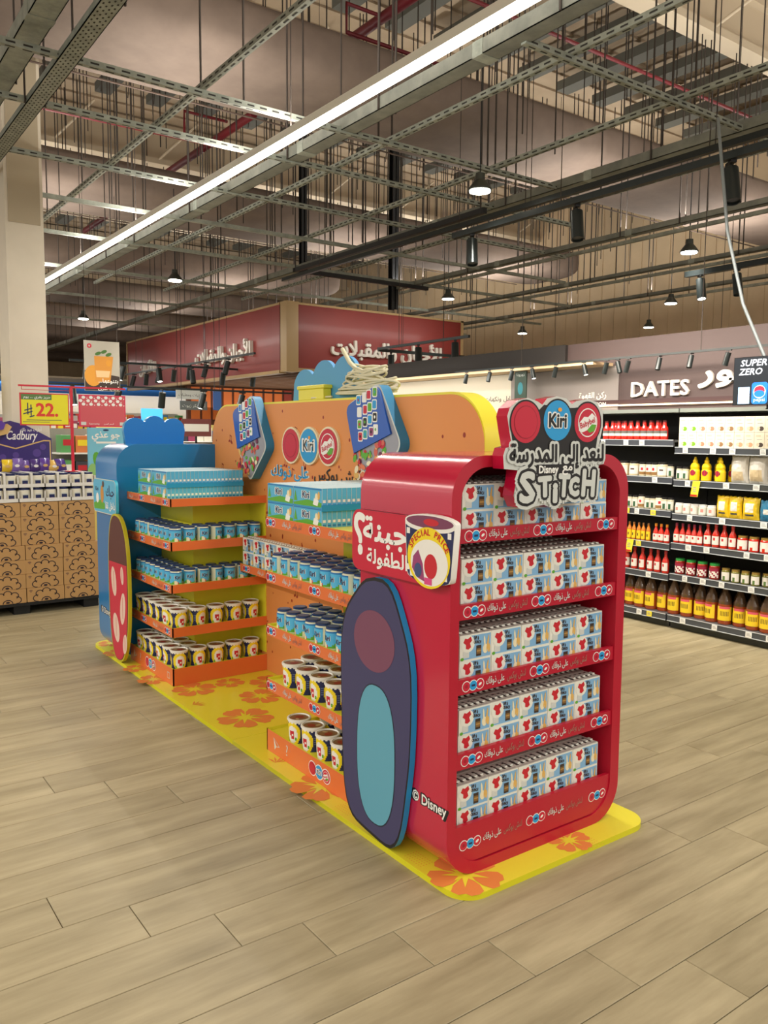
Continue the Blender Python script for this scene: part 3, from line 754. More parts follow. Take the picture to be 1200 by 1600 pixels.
# ---- jars, tubs, packs
GLASS = M('jar_cream', (226, 226, 196), .15, coat=.6); LID = M('lid_navy', (58, 80, 130), .25, .4); LBL = M('label_sky', (84, 182, 226), .4); LBLD = M('label_mid', (38, 120, 184), .4)
def jar_tpl():
    r = thing('cheese_jar', '', 'jar'); rad, h = .036, .098
    m1 = MB(); m1.lathe([(0, 0), (rad-.004, 0), (rad, .005), (rad, .084), (rad-.005, .091), (rad-.006, h-.004)], GLASS, 20); part('glass_body', m1, r, local=True)
    m2 = MB(); N = 36
    for i in range(N):
        t0 = math.radians(-150)+math.radians(300)*i/N; t1 = math.radians(-150)+math.radians(300)*(i+1)/N
        for j in range(10):
            z0 = .012+.072*j/10; z1 = .012+.072*(j+1)/10; u = ((i+.5)/N*3) % 1; v = (j+.5)/10
            mt = LBLD if v > .86 else LBL
            if v < .18+.10*math.sin(u*6.28): mt = GRN
            if v < .34 and .15 < u < .42: mt = CRM
            if v < .22 and .44 < u < .55: mt = BRED if u > .5 else CRM
            q = rad+.0006
            m2.add([(q*math.cos(t0), q*math.sin(t0), z0), (q*math.cos(t1), q*math.sin(t1), z0), (q*math.cos(t1), q*math.sin(t1), z1), (q*math.cos(t0), q*math.sin(t0), z1)], [(0, 1, 2, 3)], mt, True)
    for th in (-100, 0, 100):
        th = math.radians(th)
        wrap_text(m2, 'Kiri', rad, .044, .030, white, th, .09, .040, .0010); wrap_text(m2, 'Kiri', rad, .044, .030, NAVY, th, .03, .035, .0016)
    part('label', m2, r, 'blue and green paper label', local=True)
    m3 = MB(); m3.lathe([(rad-.004, h-.007), (rad-.0015, h-.006), (rad-.0015, h+.001), (rad-.005, h+.003), (0, h+.003)], LID, 20)
    m3.ell(FZ(h+.003), 0, 0, rad*.7, rad*.7, M('lid_print', (70, 96, 140), .35), .0005, 16)
    part('lid', m3, r, 'dark blue lid', local=True)
    return Stamp(r)
JAR = jar_tpl()
TUBW = M('tub_white', (236, 234, 226), .4); TUBY = M('tub_yellow', (240, 214, 30), .4); TUBL = M('tub_lid_brown', (128, 92, 70), .3, coat=.3)
def tub_tpl():
    r = thing('cheese_tub', '', 'tub'); h = .108; rb, rt = .047, .053
    mb = MB(); N, K = 72, 22
    for i in range(N):
        t0, t1 = 2*math.pi*i/N, 2*math.pi*(i+1)/N; u = ((i+.5)/N*3) % 1; v3 = int((i+.5)/N*3)
        for j in range(K):
            v = (j+.5)/K; z0, z1 = h*j/K, h*(j+1)/K; r0, r1 = rb+(rt-rb)*j/K, rb+(rt-rb)*(j+1)/K
            mt = NAVY; du = (u-.5)/.43; dv = (v-.42)/.53; e = du*du+dv*dv
            if v > .93 or (v > .86 and (i//2) % 2 == 0): mt = TUBW
            elif e < 1: mt = TUBY
            e2 = ((u-.52)/.27)**2+((v-.38)/.38)**2
            if v <= .93 and e2 < 1: mt = TUBW
            if abs(u-.50) < .11 and .20 < v < .56 and not (u < .46 and v < .3): mt = BRED
            if abs(u-.54) < .045 and .30 < v < .40: mt = TUBW
            if .20 < u < .30 and v < .2 or (.66 < u < .76 and .12 < v < .26): mt = GRN
            if (u < .07 or u > .95) and .3 < v < .7 and j % 2: mt = M('tub_blue_light', (90, 104, 150), .4)
            mb.add([(r0*math.cos(t0), r0*math.sin(t0), z0), (r0*math.cos(t1), r0*math.sin(t1), z0), (r1*math.cos(t1), r1*math.sin(t1), z1), (r1*math.cos(t0), r1*math.sin(t0), z1)], [(0, 1, 2, 3)], mt, True)
    mb.lathe([(0, 0), (rb, 0)], TUBW, 24)
    part('tub_body', mb, r, local=True)
    m3 = MB(); m3.lathe([(rt-.001, h-.004), (rt+.0035, h-.003), (rt+.0035, h+.004), (rt-.004, h+.006), (rt-.007, h+.001), (0, h+.001)], TUBW, 28)
    F = FZ(h+.001); m3.ell(F, 0, 0, rt-.009, rt-.009, TUBL, .0006, 24); m3.ell(F, -.006, .004, .018, .022, M('lid_red', (140, 40, 40), .35), .0010, 12); m3.ell(F, .018, -.014, .014, .008, M('lid_buff', (186, 160, 120), .35), .0010, 10)
    part('lid', m3, r, 'white rimmed printed lid', local=True)
    return Stamp(r)
TUB = tub_tpl()
random.seed(9)
def rot_j(): return random.choice([-100, 0, 100])*math.pi/180+math.pi+random.uniform(-.25, .25)
for lv in (1, 2):
    zb = LV[lv][1]-.0118; sh = LVL[lv]
    G_ = 'glass cheese jars on the shelf towers'
    for c in range(7):
        JAR.put((.130+c*.0885, 2.785, zb), f'small blue-labelled cheese jar, {NTH[c]} along near edge of far tower, {sh} shelf', -math.pi/2+random.choice((-100, 0, 100))*math.pi/180+random.uniform(-.4, .4), G_)
        if c > 0: JAR.put((.130+c*.0885, 2.868, zb), f'cheese jar, {NTH[c]} from aisle side, second row from near edge, far tower, {sh} shelf', rot_j(), G_)
    for c in range(8):
        y = 2.785+.0845*(c+1)
        if y > 3.46: break
        JAR.put((.130, y, zb), f'small blue-labelled cheese jar, {NTH[c+1]} along aisle edge of far tower, {sh} shelf', rot_j(), G_)
        if c > 0: JAR.put((.214, y, zb), f'small cheese jar, {NTH[c+1]} from near edge, inner row of far tower, {sh} shelf', rot_j(), G_)
        if c > 0 : pass
    ys = 1.475 if lv == 1 else 1.43
    for c in range(9):
        y = ys-.0865*c
        if y < Y1+.045: break
        JAR.put((.127, y, zb), f'small blue-labelled cheese jar, {NTH[c]} from far end in near tower front row, {sh} shelf', rot_j(), G_)
        for q, xx in enumerate((.212, .298)):
            JAR.put((xx, y+random.uniform(-.002, .002), zb), f'small cheese jar, {NTH[c]} from far end, {NTH[q+1]} row back, near tower, {sh} shelf', rot_j(), G_)
def rot_t(): return random.choice([-60, 60, 180])*math.pi/180+math.pi+random.uniform(-.3, .3)
for lv in (3, 4):
    zb = LV[lv][1]-.0118; sh = LVL[lv]; G_ = 'round cheese tubs on the shelf towers'
    for c in range(5):
        TUB.put((.152+c*.1215, 2.808, zb), f'navy and yellow cheese tub, {NTH[c]} along near edge of far tower, {sh} shelf', -math.pi/2+random.choice((-60, 60, 180))*math.pi/180+random.uniform(-.3, .3), G_)
    for c in range(5):
        y = 2.808+.118*(c+1)
        if y > 3.45: break
        TUB.put((.148, y, zb), f'navy and yellow cheese tub, {NTH[c+1]} along aisle edge of far tower, {sh} shelf', rot_t(), G_)
        TUB.put((.258, y+.004, zb), f'round cheese tub, {NTH[c+1]} from near edge, inner row of far tower, {sh} shelf', rot_t(), G_)
    ys = 1.385 if lv == 3 else 1.335
    for c in range(6):
        y = ys-.126*c
        if y < Y1+.06: break
        TUB.put((.150, y, zb), f'navy and yellow cheese tub, {NTH[c]} from far end of near tower, {sh} shelf', rot_t(), G_)
        if c > 0 or lv == 3: TUB.put((.270, y+.03, zb), f'round cheese tub, {NTH[c]} from far end, second row back, near tower, {sh} shelf', rot_t(), G_)
# slim cheese packs
def pack_mesh():
    mb = MB(); a, b, h = .0245, .243, .0830
    mb.box(0, a, 0, b, 0, h, SKY if False else M('pack_blue', (86, 178, 214), .4))
    L = FX(0)
    mb.poly(L, [(-b+.002, .002), (-.002, .002), (-.002, .022), (-b*.5, .030), (-b+.002, .012)], GRN, .0005)
    mb.rect(L, -b+.002, -.002, h-.008, h-.002, LBLD, .0005)
    mb.text(L, 'Kiri', -b*.55, h*.44, .042, white, .0009, off=.09, wid=.066); mb.text(L, 'Kiri', -b*.55, h*.44, .042, NAVY, .0014, off=.03, wid=.058)
    mb.ell(L, -b*.18, h*.46, .013, .024, CRM, .0009, 12); mb.ell(L, -b*.10, h*.62, .010, .018, STICK, .0010, 12); mb.poly(L, [(-b*.30, .012), (-b*.14, .006), (-b*.10, .030), (-b*.26, .040)], white, .0011)
    mb.poly(L, [(-b*.98, .02), (-b*.86, .02), (-b*.93, h*.8)], GRN, .0009)
    F = FY(0); mb.rect(F, .0015, a-.0015, .003, h-.003, LBL, .0005); mb.rect(F, .0055, a-.0055, .022, .034, white, .0009); mb.rect(F, .004, a-.004, .006, .014, LBLD, .0009)
    mb.rect(F, 0, .0012, 0, h, white, .0011)
    Z = FZ(h); mb.rect(Z, .001, a-.001, .001, b-.001, M('pack_top', (196, 224, 232), .4), .0005)
    return mb.mesh('cheese_pack')
PK = pack_mesh()
def packs(x0, ncol, ys, zb, where):
    for ly in range(2):
        for r_, y in enumerate(ys):
            for c in range(ncol):
                if c == 0: lb = f'slim blue cheese pack facing the aisle, {"upper" if ly else "lower"} layer, {"near" if r_ == 0 else "far"} row, {where}'
                elif r_ == 0: lb = f'slim blue cheese pack, {NTH[c]} in its {"upper" if ly else "lower"} near row, {where}'
                else: lb = f'slim blue cheese pack, {NTH[c]} in its {"upper" if ly else "lower"} far row, {where}'
                single('cheese_pack', PK, (x0+c*.0252, y, zb+ly*.0860+(.0 if ly == 0 else 0)), lb, 'pack', 'slim cheese packs on the top shelves')
packs(.105, 20, (2.843, 3.10), LV[0][1]-.0118, 'far tower top shelf')
packs(.105, 24, (1.060, 1.307), LV[0][1]-.0118, 'near tower top shelf')
for yy, nm, x1_ in (((2.836, 3.347), 'far', .61), ((1.053, 1.553), 'near', .712)):
    mb = MB(); z = LV[0][1]-.0118+.0830; mb.box(.103, x1_, yy[0]+.004, yy[1]-.005, z+.0006, z+.0028, M('tray_blue', (34, 150, 200), .4)); mb.box(.100, x1_, yy[0]-.001, yy[0]+.003, z-.012, z+.016, M('tray_blue', (34, 150, 200), .4))
    solo('cardboard_tray', mb, f'flat blue cardboard tray between the two pack layers, {nm} tower top', 'tray', o=(.1, yy[0], z))
# ================================================================ blue end unit
bu = thing('blue_shelf_unit', 'glossy blue rounded end unit at the far end of the yellow platform', 'shelf unit', (.47, 3.75, T))
mb = MB(); bp = rrect(.018, .922, T, 1.474, .145, 10)
mb.prism(FY(0), bp, -3.965, -3.509, M('blue_back', (20, 116, 170), .35, coat=.3), BLU); part('shell', mb, bu, 'glossy blue shell')
def scallop(F, a0, a1, b0, hs, d0, d1, mat, side):
    n_ = len(hs); W = (a1-a0); r_ = W*.19; cs = [a0+r_+(W-2*r_)*i/(n_-1) for i in range(n_)]; out = []
    for k in range(61):
        x = a1-W*k/60; z = b0
        for c, h_ in zip(cs, hs):
            if abs(x-c) <= r_: z = max(z, h_-r_+math.sqrt(max(0, r_*r_-(x-c)**2)))
        out.append((x, z))
    return [(a0+W*.03, b0), (a1-W*.03, b0)]+out
mb = MB(); mb.prism(FY(0), scallop(None, .148, .592, 1.474, [1.655, 1.67, 1.655], 0, 0, 0, 0), -3.78, -3.74, M('blue_panel', (16, 118, 196), .4), BLUE)
part('cloud_topper', mb, bu)
sg = thing('slogan_sign', 'light blue rounded sign with black Arabic lettering, wrapped on the blue unit side', 'sign', (0, 3.7, 1.1))
mb = MB(); mb.prism(FX(0), rrect(-3.955, -3.47, 1.00, 1.235, .04, 6), -.016, .004, LG, M('cyan_edge', (70, 190, 220), .4)); part('board', mb, sg)
F = FX(-.004); mb = MB()
mb.poly(F, rrect(-3.95, -3.476, 1.006, 1.229, .036, 6), M('sign_sky', (90, 178, 214), .45), .0006)
mb.poly(F, [(-3.94, 1.02), (-3.70, 1.03), (-3.70, 1.07), (-3.80, 1.09), (-3.945, 1.06)], GRN, .0010)
mb.ell(F, -3.86, 1.10, .03, .035, white, .0014); mb.ell(F, -3.755, 1.13, .035, .06, M('ochre_print', (200, 140, 60), .5), .0014); mb.ell(F, -3.73, 1.20, .022, .022, M('brown_print', (86, 54, 40), .5), .0018)
mb.text(F, 'Kiri', -3.87, 1.15, .04, NAVY, .0014, off=.02, wid=.06)
mb.text(F, 'حبك', -3.585, 1.125, .10, NAVY, .0014, off=.02, wid=.17); mb.text(F, 'داخل تقا', -3.585, 1.04, .065, white, .0014, off=.03, wid=.2)
part('sign_print', mb, sg)
mb = MB(); Fd = FX(.018); mb.text(Fd, '© Disney', -3.80, .285, .06, BLK, .0008, off=.10, wid=.23); mb.text(Fd, '© Disney', -3.80, .285, .06, white, .0014, off=.01, wid=.20); part('rights_lettering', mb, bu)
# plain coloured cut-out boards stand where the printed characters stand
def blob(cy, cz, a, b, n_=48, e=.8, wob=0, ph=0, k=3):
    out = []
    for i in range(n_):
        t = 2*math.pi*i/n_; c, s_ = math.cos(t), math.sin(t); f = 1+wob*math.sin(k*t+ph)
        out.append((-cy+a*f*math.copysign(abs(c)**e, c), cz+b*f*math.copysign(abs(s_)**e, s_)))
    return out
sb = thing('cutout_board', 'tall plain navy cut-out board with teal oval, leaning on the red unit side', 'cutout', (-.02, .46, T))
pts = [(a, z) for a, z in blob(.505, .520, .225, .495, wob=.035, ph=.6, k=5, e=.72)]
NVP = M('navy_board', (62, 60, 98), .5)
mb = MB(); mb.prism(FX(0), pts, -.014, .010, BLK, M('cyan_edge2', (20, 150, 214), .35)); part('board', mb, sb, 'cyan edged board')
F = FX(-.010); mb = MB(); cpt = lambda q: [(-.505+(a+.505)*q, .520+(z-.520)*q) for a, z in pts]
mb.poly(F, cpt(.975), NVP, .0008)
mb.poly(F, blob(.49, .36, .125, .27, e=.8), M('teal_dark_line', (30, 40, 60), .5), .0012); mb.poly(F, blob(.49, .36, .120, .265, e=.8), M('teal_print', (92, 160, 182), .5), .0016)
MAU = M('mauve_print', (118, 68, 92), .5)
mb.ell(F, -.505, .79, .13, .115, MAU, .0016, 36)
part('plain_print', mb, sb)
sb = thing('cutout_board', 'tall red and brown cut-out board with cream leaves, yellow edge, beside the blue unit', 'cutout', (-.02, 3.45, T))
pts = blob(3.45, .525, .20, .495, wob=.03, ph=1.2, k=3, e=.78)
mb = MB(); mb.prism(FX(0), pts, -.014, .008, M('olive_edge', (196, 184, 30), .4), M('olive_edge', (196, 184, 30), .4)); part('board', mb, sb, 'yellow edged board')
F = FX(-.008); mb = MB(); mb.poly(F, [(-3.45+(a+3.45)*.95, .525+(z-.525)*.975) for a, z in pts], M('brown_board', (88, 44, 40), .5), .0008)
rp = [(-3.45+(a+3.45)*.90, .525+(z-.525)*.965) for a, z in pts]; rp = [p for p in rp if p[1] < .70]; mb.poly(F, rp, M('crimson_board', (196, 34, 60), .5), .0014)
for (a, z, ra, rb_, ro) in ((-3.53, .56, .05, .10, .2), (-3.36, .40, .05, .11, -.2), (-3.50, .25, .06, .10, .3), (-3.33, .17, .04, .07, -.3), (-3.36, .62, .03, .06, .1)):
    mb.ell(F, a, z, ra, rb_, M('cream_leaf', (226, 196, 178), .5), .0018, 20, ro); mb.rect(F, a-.003, a+.003, z-rb_*.6, z+rb_*.7, M('crimson_board', (196, 34, 60), .5), .0021)
part('plain_print', mb, sb)
# ================================================================ signs on the red side
sg = thing('cheese_sign', 'red rounded sign with big white Arabic lettering on the red unit side', 'sign', (-.01, .45, 1.16))
mb = MB(); mb.prism(FX(0), rrect(-.658, -.17, 1.044, 1.272, .045, 8), -.016, .006, REDP, M('maroon_edge', (110, 22, 40), .4)); part('board', mb, sg)
F = FX(-.006); mb = MB()
mb.poly(F, rrect(-.654, -.20, 1.048, 1.268, .043, 8), REDP, .0006)
mb.text(F, 'جبنة', -.445, 1.165, .115, white, .0012, off=.035, wid=.27); mb.text(F, 'الطفولة', -.435, 1.080, .072, white, .0012, off=.028, wid=.245)
q = [(-.640+.028*math.cos(t)+.022, 1.205+.028*math.sin(t)) for t in [math.radians(d) for d in range(170, -80, -25)]]
mb.text(F, '؟', -.607, 1.110, .20, white, .0012, off=.035, wid=.062)
part('lettering', mb, sg)
cu = thing('tub_cutout', 'printed cheese tub cut-out reading SPECIAL PRICE, at the corner of the red sign', 'sign', (-.02, .18, 1.16))
pts = [(-.180+.132*math.cos(math.radians(t)), 1.262+.026*math.sin(math.radians(t))) for t in range(0, 181, 12)]+[(-.300, 1.09)]+[(-.182+.118*math.cos(math.radians(t)), 1.082+.028*math.sin(math.radians(t))) for t in range(200, 341, 10)]+[(-.066, 1.09)]
mb = MB(); mb.prism(FX(0), pts, -.006, .018, TUBW, TUBW); part('board', mb, cu)
F = FX(-.018); mb = MB()
inn = [(-.182+(a+.182)*.985, 1.16+(z-1.16)*.985) for a, z in pts if z < 1.255]
mb.poly(F, [(-.308, 1.245)]+[(-.180+.128*math.cos(math.radians(t)), 1.250+.022*math.sin(math.radians(t))) for t in range(190, 351, 10)]+[(-.052, 1.245), (-.068, 1.085)]+[(-.182+.112*math.cos(math.radians(t)), 1.080+.026*math.sin(math.radians(t))) for t in range(340, 199, -10)]+[(-.296, 1.085)], NAVY, .0006)
mb.ell(F, -.18, 1.262, .124, .021, M('lid_plum', (120, 60, 90), .4), .0006); mb.ell(F, -.17, 1.262, .04, .012, BRED, .0010)
for (a, z) in ((-.292, 1.225), (-.075, 1.225), (-.272, 1.08), (-.093, 1.085), (-.292, 1.10)): mb.rect(F, a-.009, a+.009, z-.010, z+.010, TUBW, .0010)
mb.ell(F, -.182, 1.142, .113, .103, TUBY, .0014, 36); mb.ell(F, -.178, 1.126, .098, .078, TUBW, .0018, 36)
mb.poly(F, [(-.268, 1.10), (-.262, 1.14), (-.235, 1.165), (-.21, 1.12), (-.20, 1.06), (-.24, 1.07)], M('plum_print', (150, 60, 110), .5), .0022); mb.ell(F, -.235, 1.095, .02, .025, M('slate_print', (60, 74, 120), .5), .0026)
mb.ell(F, -.168, 1.115, .034, .042, BRED, .0022, 20); mb.rect(F, -.20, -.16, 1.052, 1.075, M('pink_print', (214, 70, 130), .5), .0026)
for i, ch in enumerate('SPECIAL PRICE'):
    t = math.radians(150-120*i/12); mb.text(F, ch, -.180+.100*math.cos(t), 1.126+.092*math.sin(t), .030, M('price_red', (200, 40, 30), .5), .0024, off=.03, rot=t-math.pi/2)
part('print', mb, cu)
mb = MB(); mb.text(Fd, '© Disney', -.205, .258, .052, BLK, .0008, off=.10, wid=.205); mb.text(Fd, '© Disney', -.205, .258, .052, white, .0014, off=.02, wid=.185); part('rights_lettering', mb, ru)
# ================================================================ topper sign on the red unit
tp = thing('topper_sign', 'tall black and white cut-out sign with three round logos, on top of the red unit', 'sign', (.42, .07, 1.3))
base = [(.207, 1.615), (.217, 1.642), (.257, 1.669), (.302, 1.678), (.349, 1.667), (.372, 1.657), (.395, 1.679), (.443, 1.688), (.492, 1.682), (.522, 1.663), (.543, 1.674), (.602, 1.683), (.654, 1.674), (.690, 1.642), (.692, 1.584), (.675, 1.525),
        (.712, 1.508), (.705, 1.450), (.666, 1.443), (.667, 1.326), (.645, 1.314), (.558, 1.322), (.466, 1.312), (.426, 1.300), (.393, 1.312), (.315, 1.304), (.268, 1.308), (.244, 1.348), (.256, 1.402), (.260, 1.434), (.197, 1.440), (.192, 1.483), (.202, 1.509), (.232, 1.515), (.219, 1.562)]
base = base[::-1]
mb = MB(); mb.prism(FY(0), base, -.108, -.055, LG, RED, smooth=False); part('board', mb, tp, 'grey face with red sides')
F = FY(.055); mb = MB()
blk = [(.218, 1.6), (.25, 1.648), (.35, 1.634), (.38, 1.657), (.51, 1.649), (.535, 1.65), (.629, 1.664), (.675, 1.607), (.654, 1.496), (.665, 1.45), (.64, 1.427), (.618, 1.334), (.473, 1.345), (.425, 1.324), (.392, 1.342), (.283, 1.336), (.272, 1.423), (.287, 1.444), (.24, 1.499)]
mb.poly(F, blk[::-1], BLK, .0008)
part('black_ground', mb, tp)
mb = MB(); r = .070
for k, (x, z, c) in enumerate(((.293, 1.596, REDP), (.449, 1.604, SKY), (.606, 1.599, REDP))):
    mb.ell(F, x, z, r+.006, r+.006, BLK, .0012, 36); mb.ell(F, x, z, r, r, c, .0018, 36)
x, z = .449, 1.604; mb.text(F, 'Kiri', x, z-.022, .068, white, .0024, off=.09, wid=.090); mb.text(F, 'Kiri', x, z-.022, .066, BLK, .0032, off=.035, wid=.086); mb.ell(F, x+.008, z+.038, .010, .007, M('sun_print', (240, 160, 50), .5), .0042)
x, z = .606, 1.599; q = r
mb.ell(F, x, z, q*.74, q*.74, white, .0024, 30); mb.ell(F, x, z, q*.68, q*.68, REDP, .0028, 30)
mb.poly(F, [(x-q*.68, z-q*.42), (x-q*.66, z-.02*q), (x-q*.3, z+q*.3), (x, z+q*.28), (x+q*.3, z+q*.5), (x+q*.62, z+q*.28), (x+q*.66, z-q*.1), (x+q*.1, z-q*.34), (x-q*.4, z-q*.5)], white, .0032)
mb.poly(F, [(x-q*.05, z-q*.38), (x+q*.3, z-q*.08), (x+q*.64, z-q*.1), (x+q*.5, z-q*.42), (x+q*.15, z-q*.52)], GRN, .0036); mb.text(F, 'Babybel', x, z-q*.14, q*.42, REDP, .004, off=.02, wid=q*1.15, rot=.3)
x, z = .293, 1.596; mb.ell(F, x, z, q*.80, q*.80, M('red_print_dark', (160, 20, 44), .5), .0024, 30); mb.ell(F, x, z, q*.76, q*.76, REDP, .0028, 30)
part('round_logos', mb, tp)
mb = MB()
mb.text(F, 'لنعد إلى المدرسة', .456, 1.462, .082, LG, .0044, off=.16, wid=.475); mb.text(F, 'لنعد إلى المدرسة', .456, 1.462, .082, BLK, .0054, off=.035, wid=.475)
part('arabic_lettering', mb, tp)
mb = MB(); mb.rect(F, .345, .535, 1.418, 1.452, BLK, .0062); mb.text(F, 'Disney', .405, 1.423, .036, white, .0072, off=.04, wid=.095); mb.text(F, 'مع', .500, 1.430, .038, white, .0072, off=.04, wid=.050)
part('small_lettering', mb, tp)
mb = MB(); L_ = (('S', .303, 1.327, .142, .066, 0), ('T', .390, 1.344, .092, .058, .05), ('i', .441, 1.322, .092, .014, 0), ('T', .484, 1.340, .108, .050, -.05), ('C', .538, 1.341, .088, .046, 0), ('H', .613, 1.337, .132, .062, -.06))
for ch, x, b, s_, w_, ro in L_: mb.text(F, ch, x, b, s_, LG, .0050, off=.028/s_, wid=w_, rot=ro)
for ch, x, b, s_, w_, ro in L_: mb.text(F, ch, x, b, s_, BLK, .0058, off=.016/s_, wid=w_, rot=ro)
for ch, x, b, s_, w_, ro in L_: mb.text(F, ch, x, b, s_, LG, .0066, off=.006/s_, wid=w_, rot=ro)
part('large_lettering', mb, tp)
# ================================================================ lunch box shaped signs on the orange wall
def lunchbox(pts, label, shift, loc):
    o = thing('lunch_box_sign', label, 'sign', loc)
    P = pts; cy = sum(p[0] for p in P)/len(P); cz = sum(p[1] for p in P)/len(P)
    cc = [(-y, z) for y, z in P]
    def rnd(pp, r):
        out = []; n_ = len(pp)
        for i in range(n_):
            p0, p1, p2 = Vector(pp[i-1]), Vector(pp[i]), Vector(pp[(i+1) % n_]); a = (p0-p1); b = (p2-p1); q = min(r, a.length*.4, b.length*.4)
            s0 = p1+a.normalized()*q; s1 = p1+b.normalized()*q
            for k in range(6): t = k/5; out.append(tuple(s0*(1-t)**2+p1*2*t*(1-t)+s1*t*t))
        return out
    rp = rnd(cc, .05); A = sum(rp[i][0]*rp[(i+1) % len(rp)][1]-rp[(i+1) % len(rp)][0]*rp[i][1] for i in range(len(rp)))
    if A < 0: rp = rp[::-1]
    mb = MB(); mb.prism(FX(0), rp, -XW+.001, -.66, LG, M('box_blue_side', (20, 128, 178), .35, coat=.3)); part('body', mb, o, 'blue sided box')
    F = FX(.66); c0 = Vector((-cy, cz))
    mb = MB(); sc = lambda q: [tuple(c0+(Vector(p)-c0)*q) for p in rp]
    mb.poly(F, sc(.955), M('tray_grey', (150, 150, 158), .4), .0008)
    u = (Vector(cc[2])-Vector(cc[1])); 
    return o, F, mb, c0, sc
P1 = [(2.798, 1.800), (3.082, 1.70), (3.005, 1.438), (2.841, 1.240), (2.610, 1.467)]; S1 = [(3.014, 1.448), (2.682, 1.532)]
P2 = [(1.423, 1.812), (1.718, 1.70), (1.636, 1.444), (1.486, 1.245), (1.230, 1.5)]; S2 = [(1.640, 1.448), (1.299, 1.556)]
BXB = M('box_blue_face', (18, 84, 176), .4, coat=.3)
for P, sp, lb, loc in (([P1], [S1], 'far lunch box shaped blue sign with stickers on the orange wall, beside the round logos', (.69, 2.8, 1.5)),
                   ([P2], [S2], 'near lunch box shaped blue sign with stickers, just behind the red unit top', (.69, 1.43, 1.5))):
    P = P[0]; sp = sp[0]
    o, F, mb, c0, sc = lunchbox(P, lb, 0, loc)
    pts = sc(.955)
    s1 = c0+(Vector((-sp[0][0], sp[0][1]))-c0)*.95; s2 = c0+(Vector((-sp[1][0], sp[1][1]))-c0)*.95
    def side(p): return (s2[0]-s1[0])*(p[1]-s1[1])-(s2[1]-s1[1])*(p[0]-s1[0])
    k0 = next((i for i in range(len(pts)) if side(pts[i]) > 0 and side(pts[i-1]) <= 0), 0)
    up = []; i = k0
    while side(pts[i % len(pts)]) > 0: up.append(pts[i % len(pts)]); i += 1
    up = up+[tuple(s1), tuple(s2)]
    mb.prism(F, up, 0, .012, BXB, BXB)
    part('tray_and_lid', mb, o, 'dark blue lid over a grey food tray')
    mb = MB(); random.seed(4)
    cc_ = c0+Vector((.0, .10))
    cols = [REDP, GRN, white, SKY, M('teal_sticker', (60, 160, 150), .5), BLK, REDP, white, M('plum_print', (150, 60, 110), .5), SKY, GRN, REDP, white, BLK, SKY, GRN]
    k = 0
    for i in range(4):
        for j in range(4):
            a = cc_[0]-.075+.045*i+random.uniform(-.006, .006)+(j-1.5)*-.006; b = cc_[1]-.10+.062*j+i*.012
            mb.poly(F, rrect(a-.021, a+.021, b-.026, b+.026, .008, 3), white, .0128); mb.poly(F, rrect(a-.016, a+.016, b-.020, b+.020, .006, 3), cols[k], .0134)
            mb.ell(F, a, b, .007, .008, cols[(k+5) % 16], .0140, 10); k += 1
    part('stickers', mb, o)
    mb = MB(); L0 = c0+Vector((.0, -.15))
    random.seed(8)
    FD = [GRN, BRED, M('ham_pink', (206, 96, 80), .4), STICK, CRM, GRN, REDP, M('salmon_print', (220, 120, 80), .4), M('grape_print', (110, 40, 70), .4)]
    for k in range(60):
        a = L0[0]+random.uniform(-.14, .14); b = L0[1]+random.uniform(-.09, .11)+(a-L0[0])*.45
        if side((a, b)) > -.004: continue
        mb.ell(F, a, b, random.uniform(.012, .024), random.uniform(.010, .018), FD[k % 9], (.0014+.0001*k), 12, random.uniform(0, 3))
    part('food_print', mb, o)
# ================================================================ things on top of the wall
ct_ = thing('cloud_topper', 'light blue three-lobed cut-out standing on the orange wall top beside the cable coil', 'cutout', (.79, 2.17, 1.748))
mb = MB(); mb.prism(FX(0), scallop(None, -2.51, -1.80, 1.7485, [1.935, 1.975, 1.985], 0, 0, 0, 0), -.815, -.79, M('pale_blue_board', (78, 156, 200), .45), M('pale_blue_edge', (60, 150, 210), .4)); part('board', mb, ct_)
yb = thing('yellow_box', 'small yellow box with rimmed lid standing on top of the orange wall', 'box', (.755, 2.2, 1.748))
mb = MB(); mb.box(.735, .785, 2.07, 2.35, 1.7485, 1.81, YEL, bev=.003); part('body', mb, yb)
mb = MB(); mb.box(.730, .788, 2.06, 2.36, 1.81, 1.832, YEL, bev=.004); part('lid', mb, yb)
co = thing('cable_coil', 'heaped coil of cream cable lying on top of the orange wall', 'cable', (.765, 1.72, 1.75)); random.seed(21)
CAB = M('cable_cream', (218, 212, 180), .5)
for k in range(15):
    mb = MB(); ra = .29-.012*k+random.uniform(-.02, .02); cyy = 1.70+random.uniform(-.03, .03); zz = 1.762+.0088*k; tl_ = random.uniform(-.10, .10)
    mb.tube([(.775+.035*math.sin(t)+random.uniform(-.002, .002), cyy+ra*math.cos(t), zz+.012+.028*math.sin(t*1.0+k)*(1 if k > 2 else .2)+tl_*.15*math.cos(t)) for t in [2*math.pi*i/28 for i in range(29)]], .0065, CAB, 6)
    part('cable_loop', mb, co)
mb = MB(); mb.tube([(.76, 1.75, 1.885), (.76, 1.84, 1.94), (.77, 1.90, 1.99), (.77, 1.93, 2.02)], .012, CAB, 6); mb.tube([(.76, 2.02, 1.762), (.745, 2.1, 1.760), (.735, 2.2, 1.758)], .006, CAB, 6); part('cable_end', mb, co)

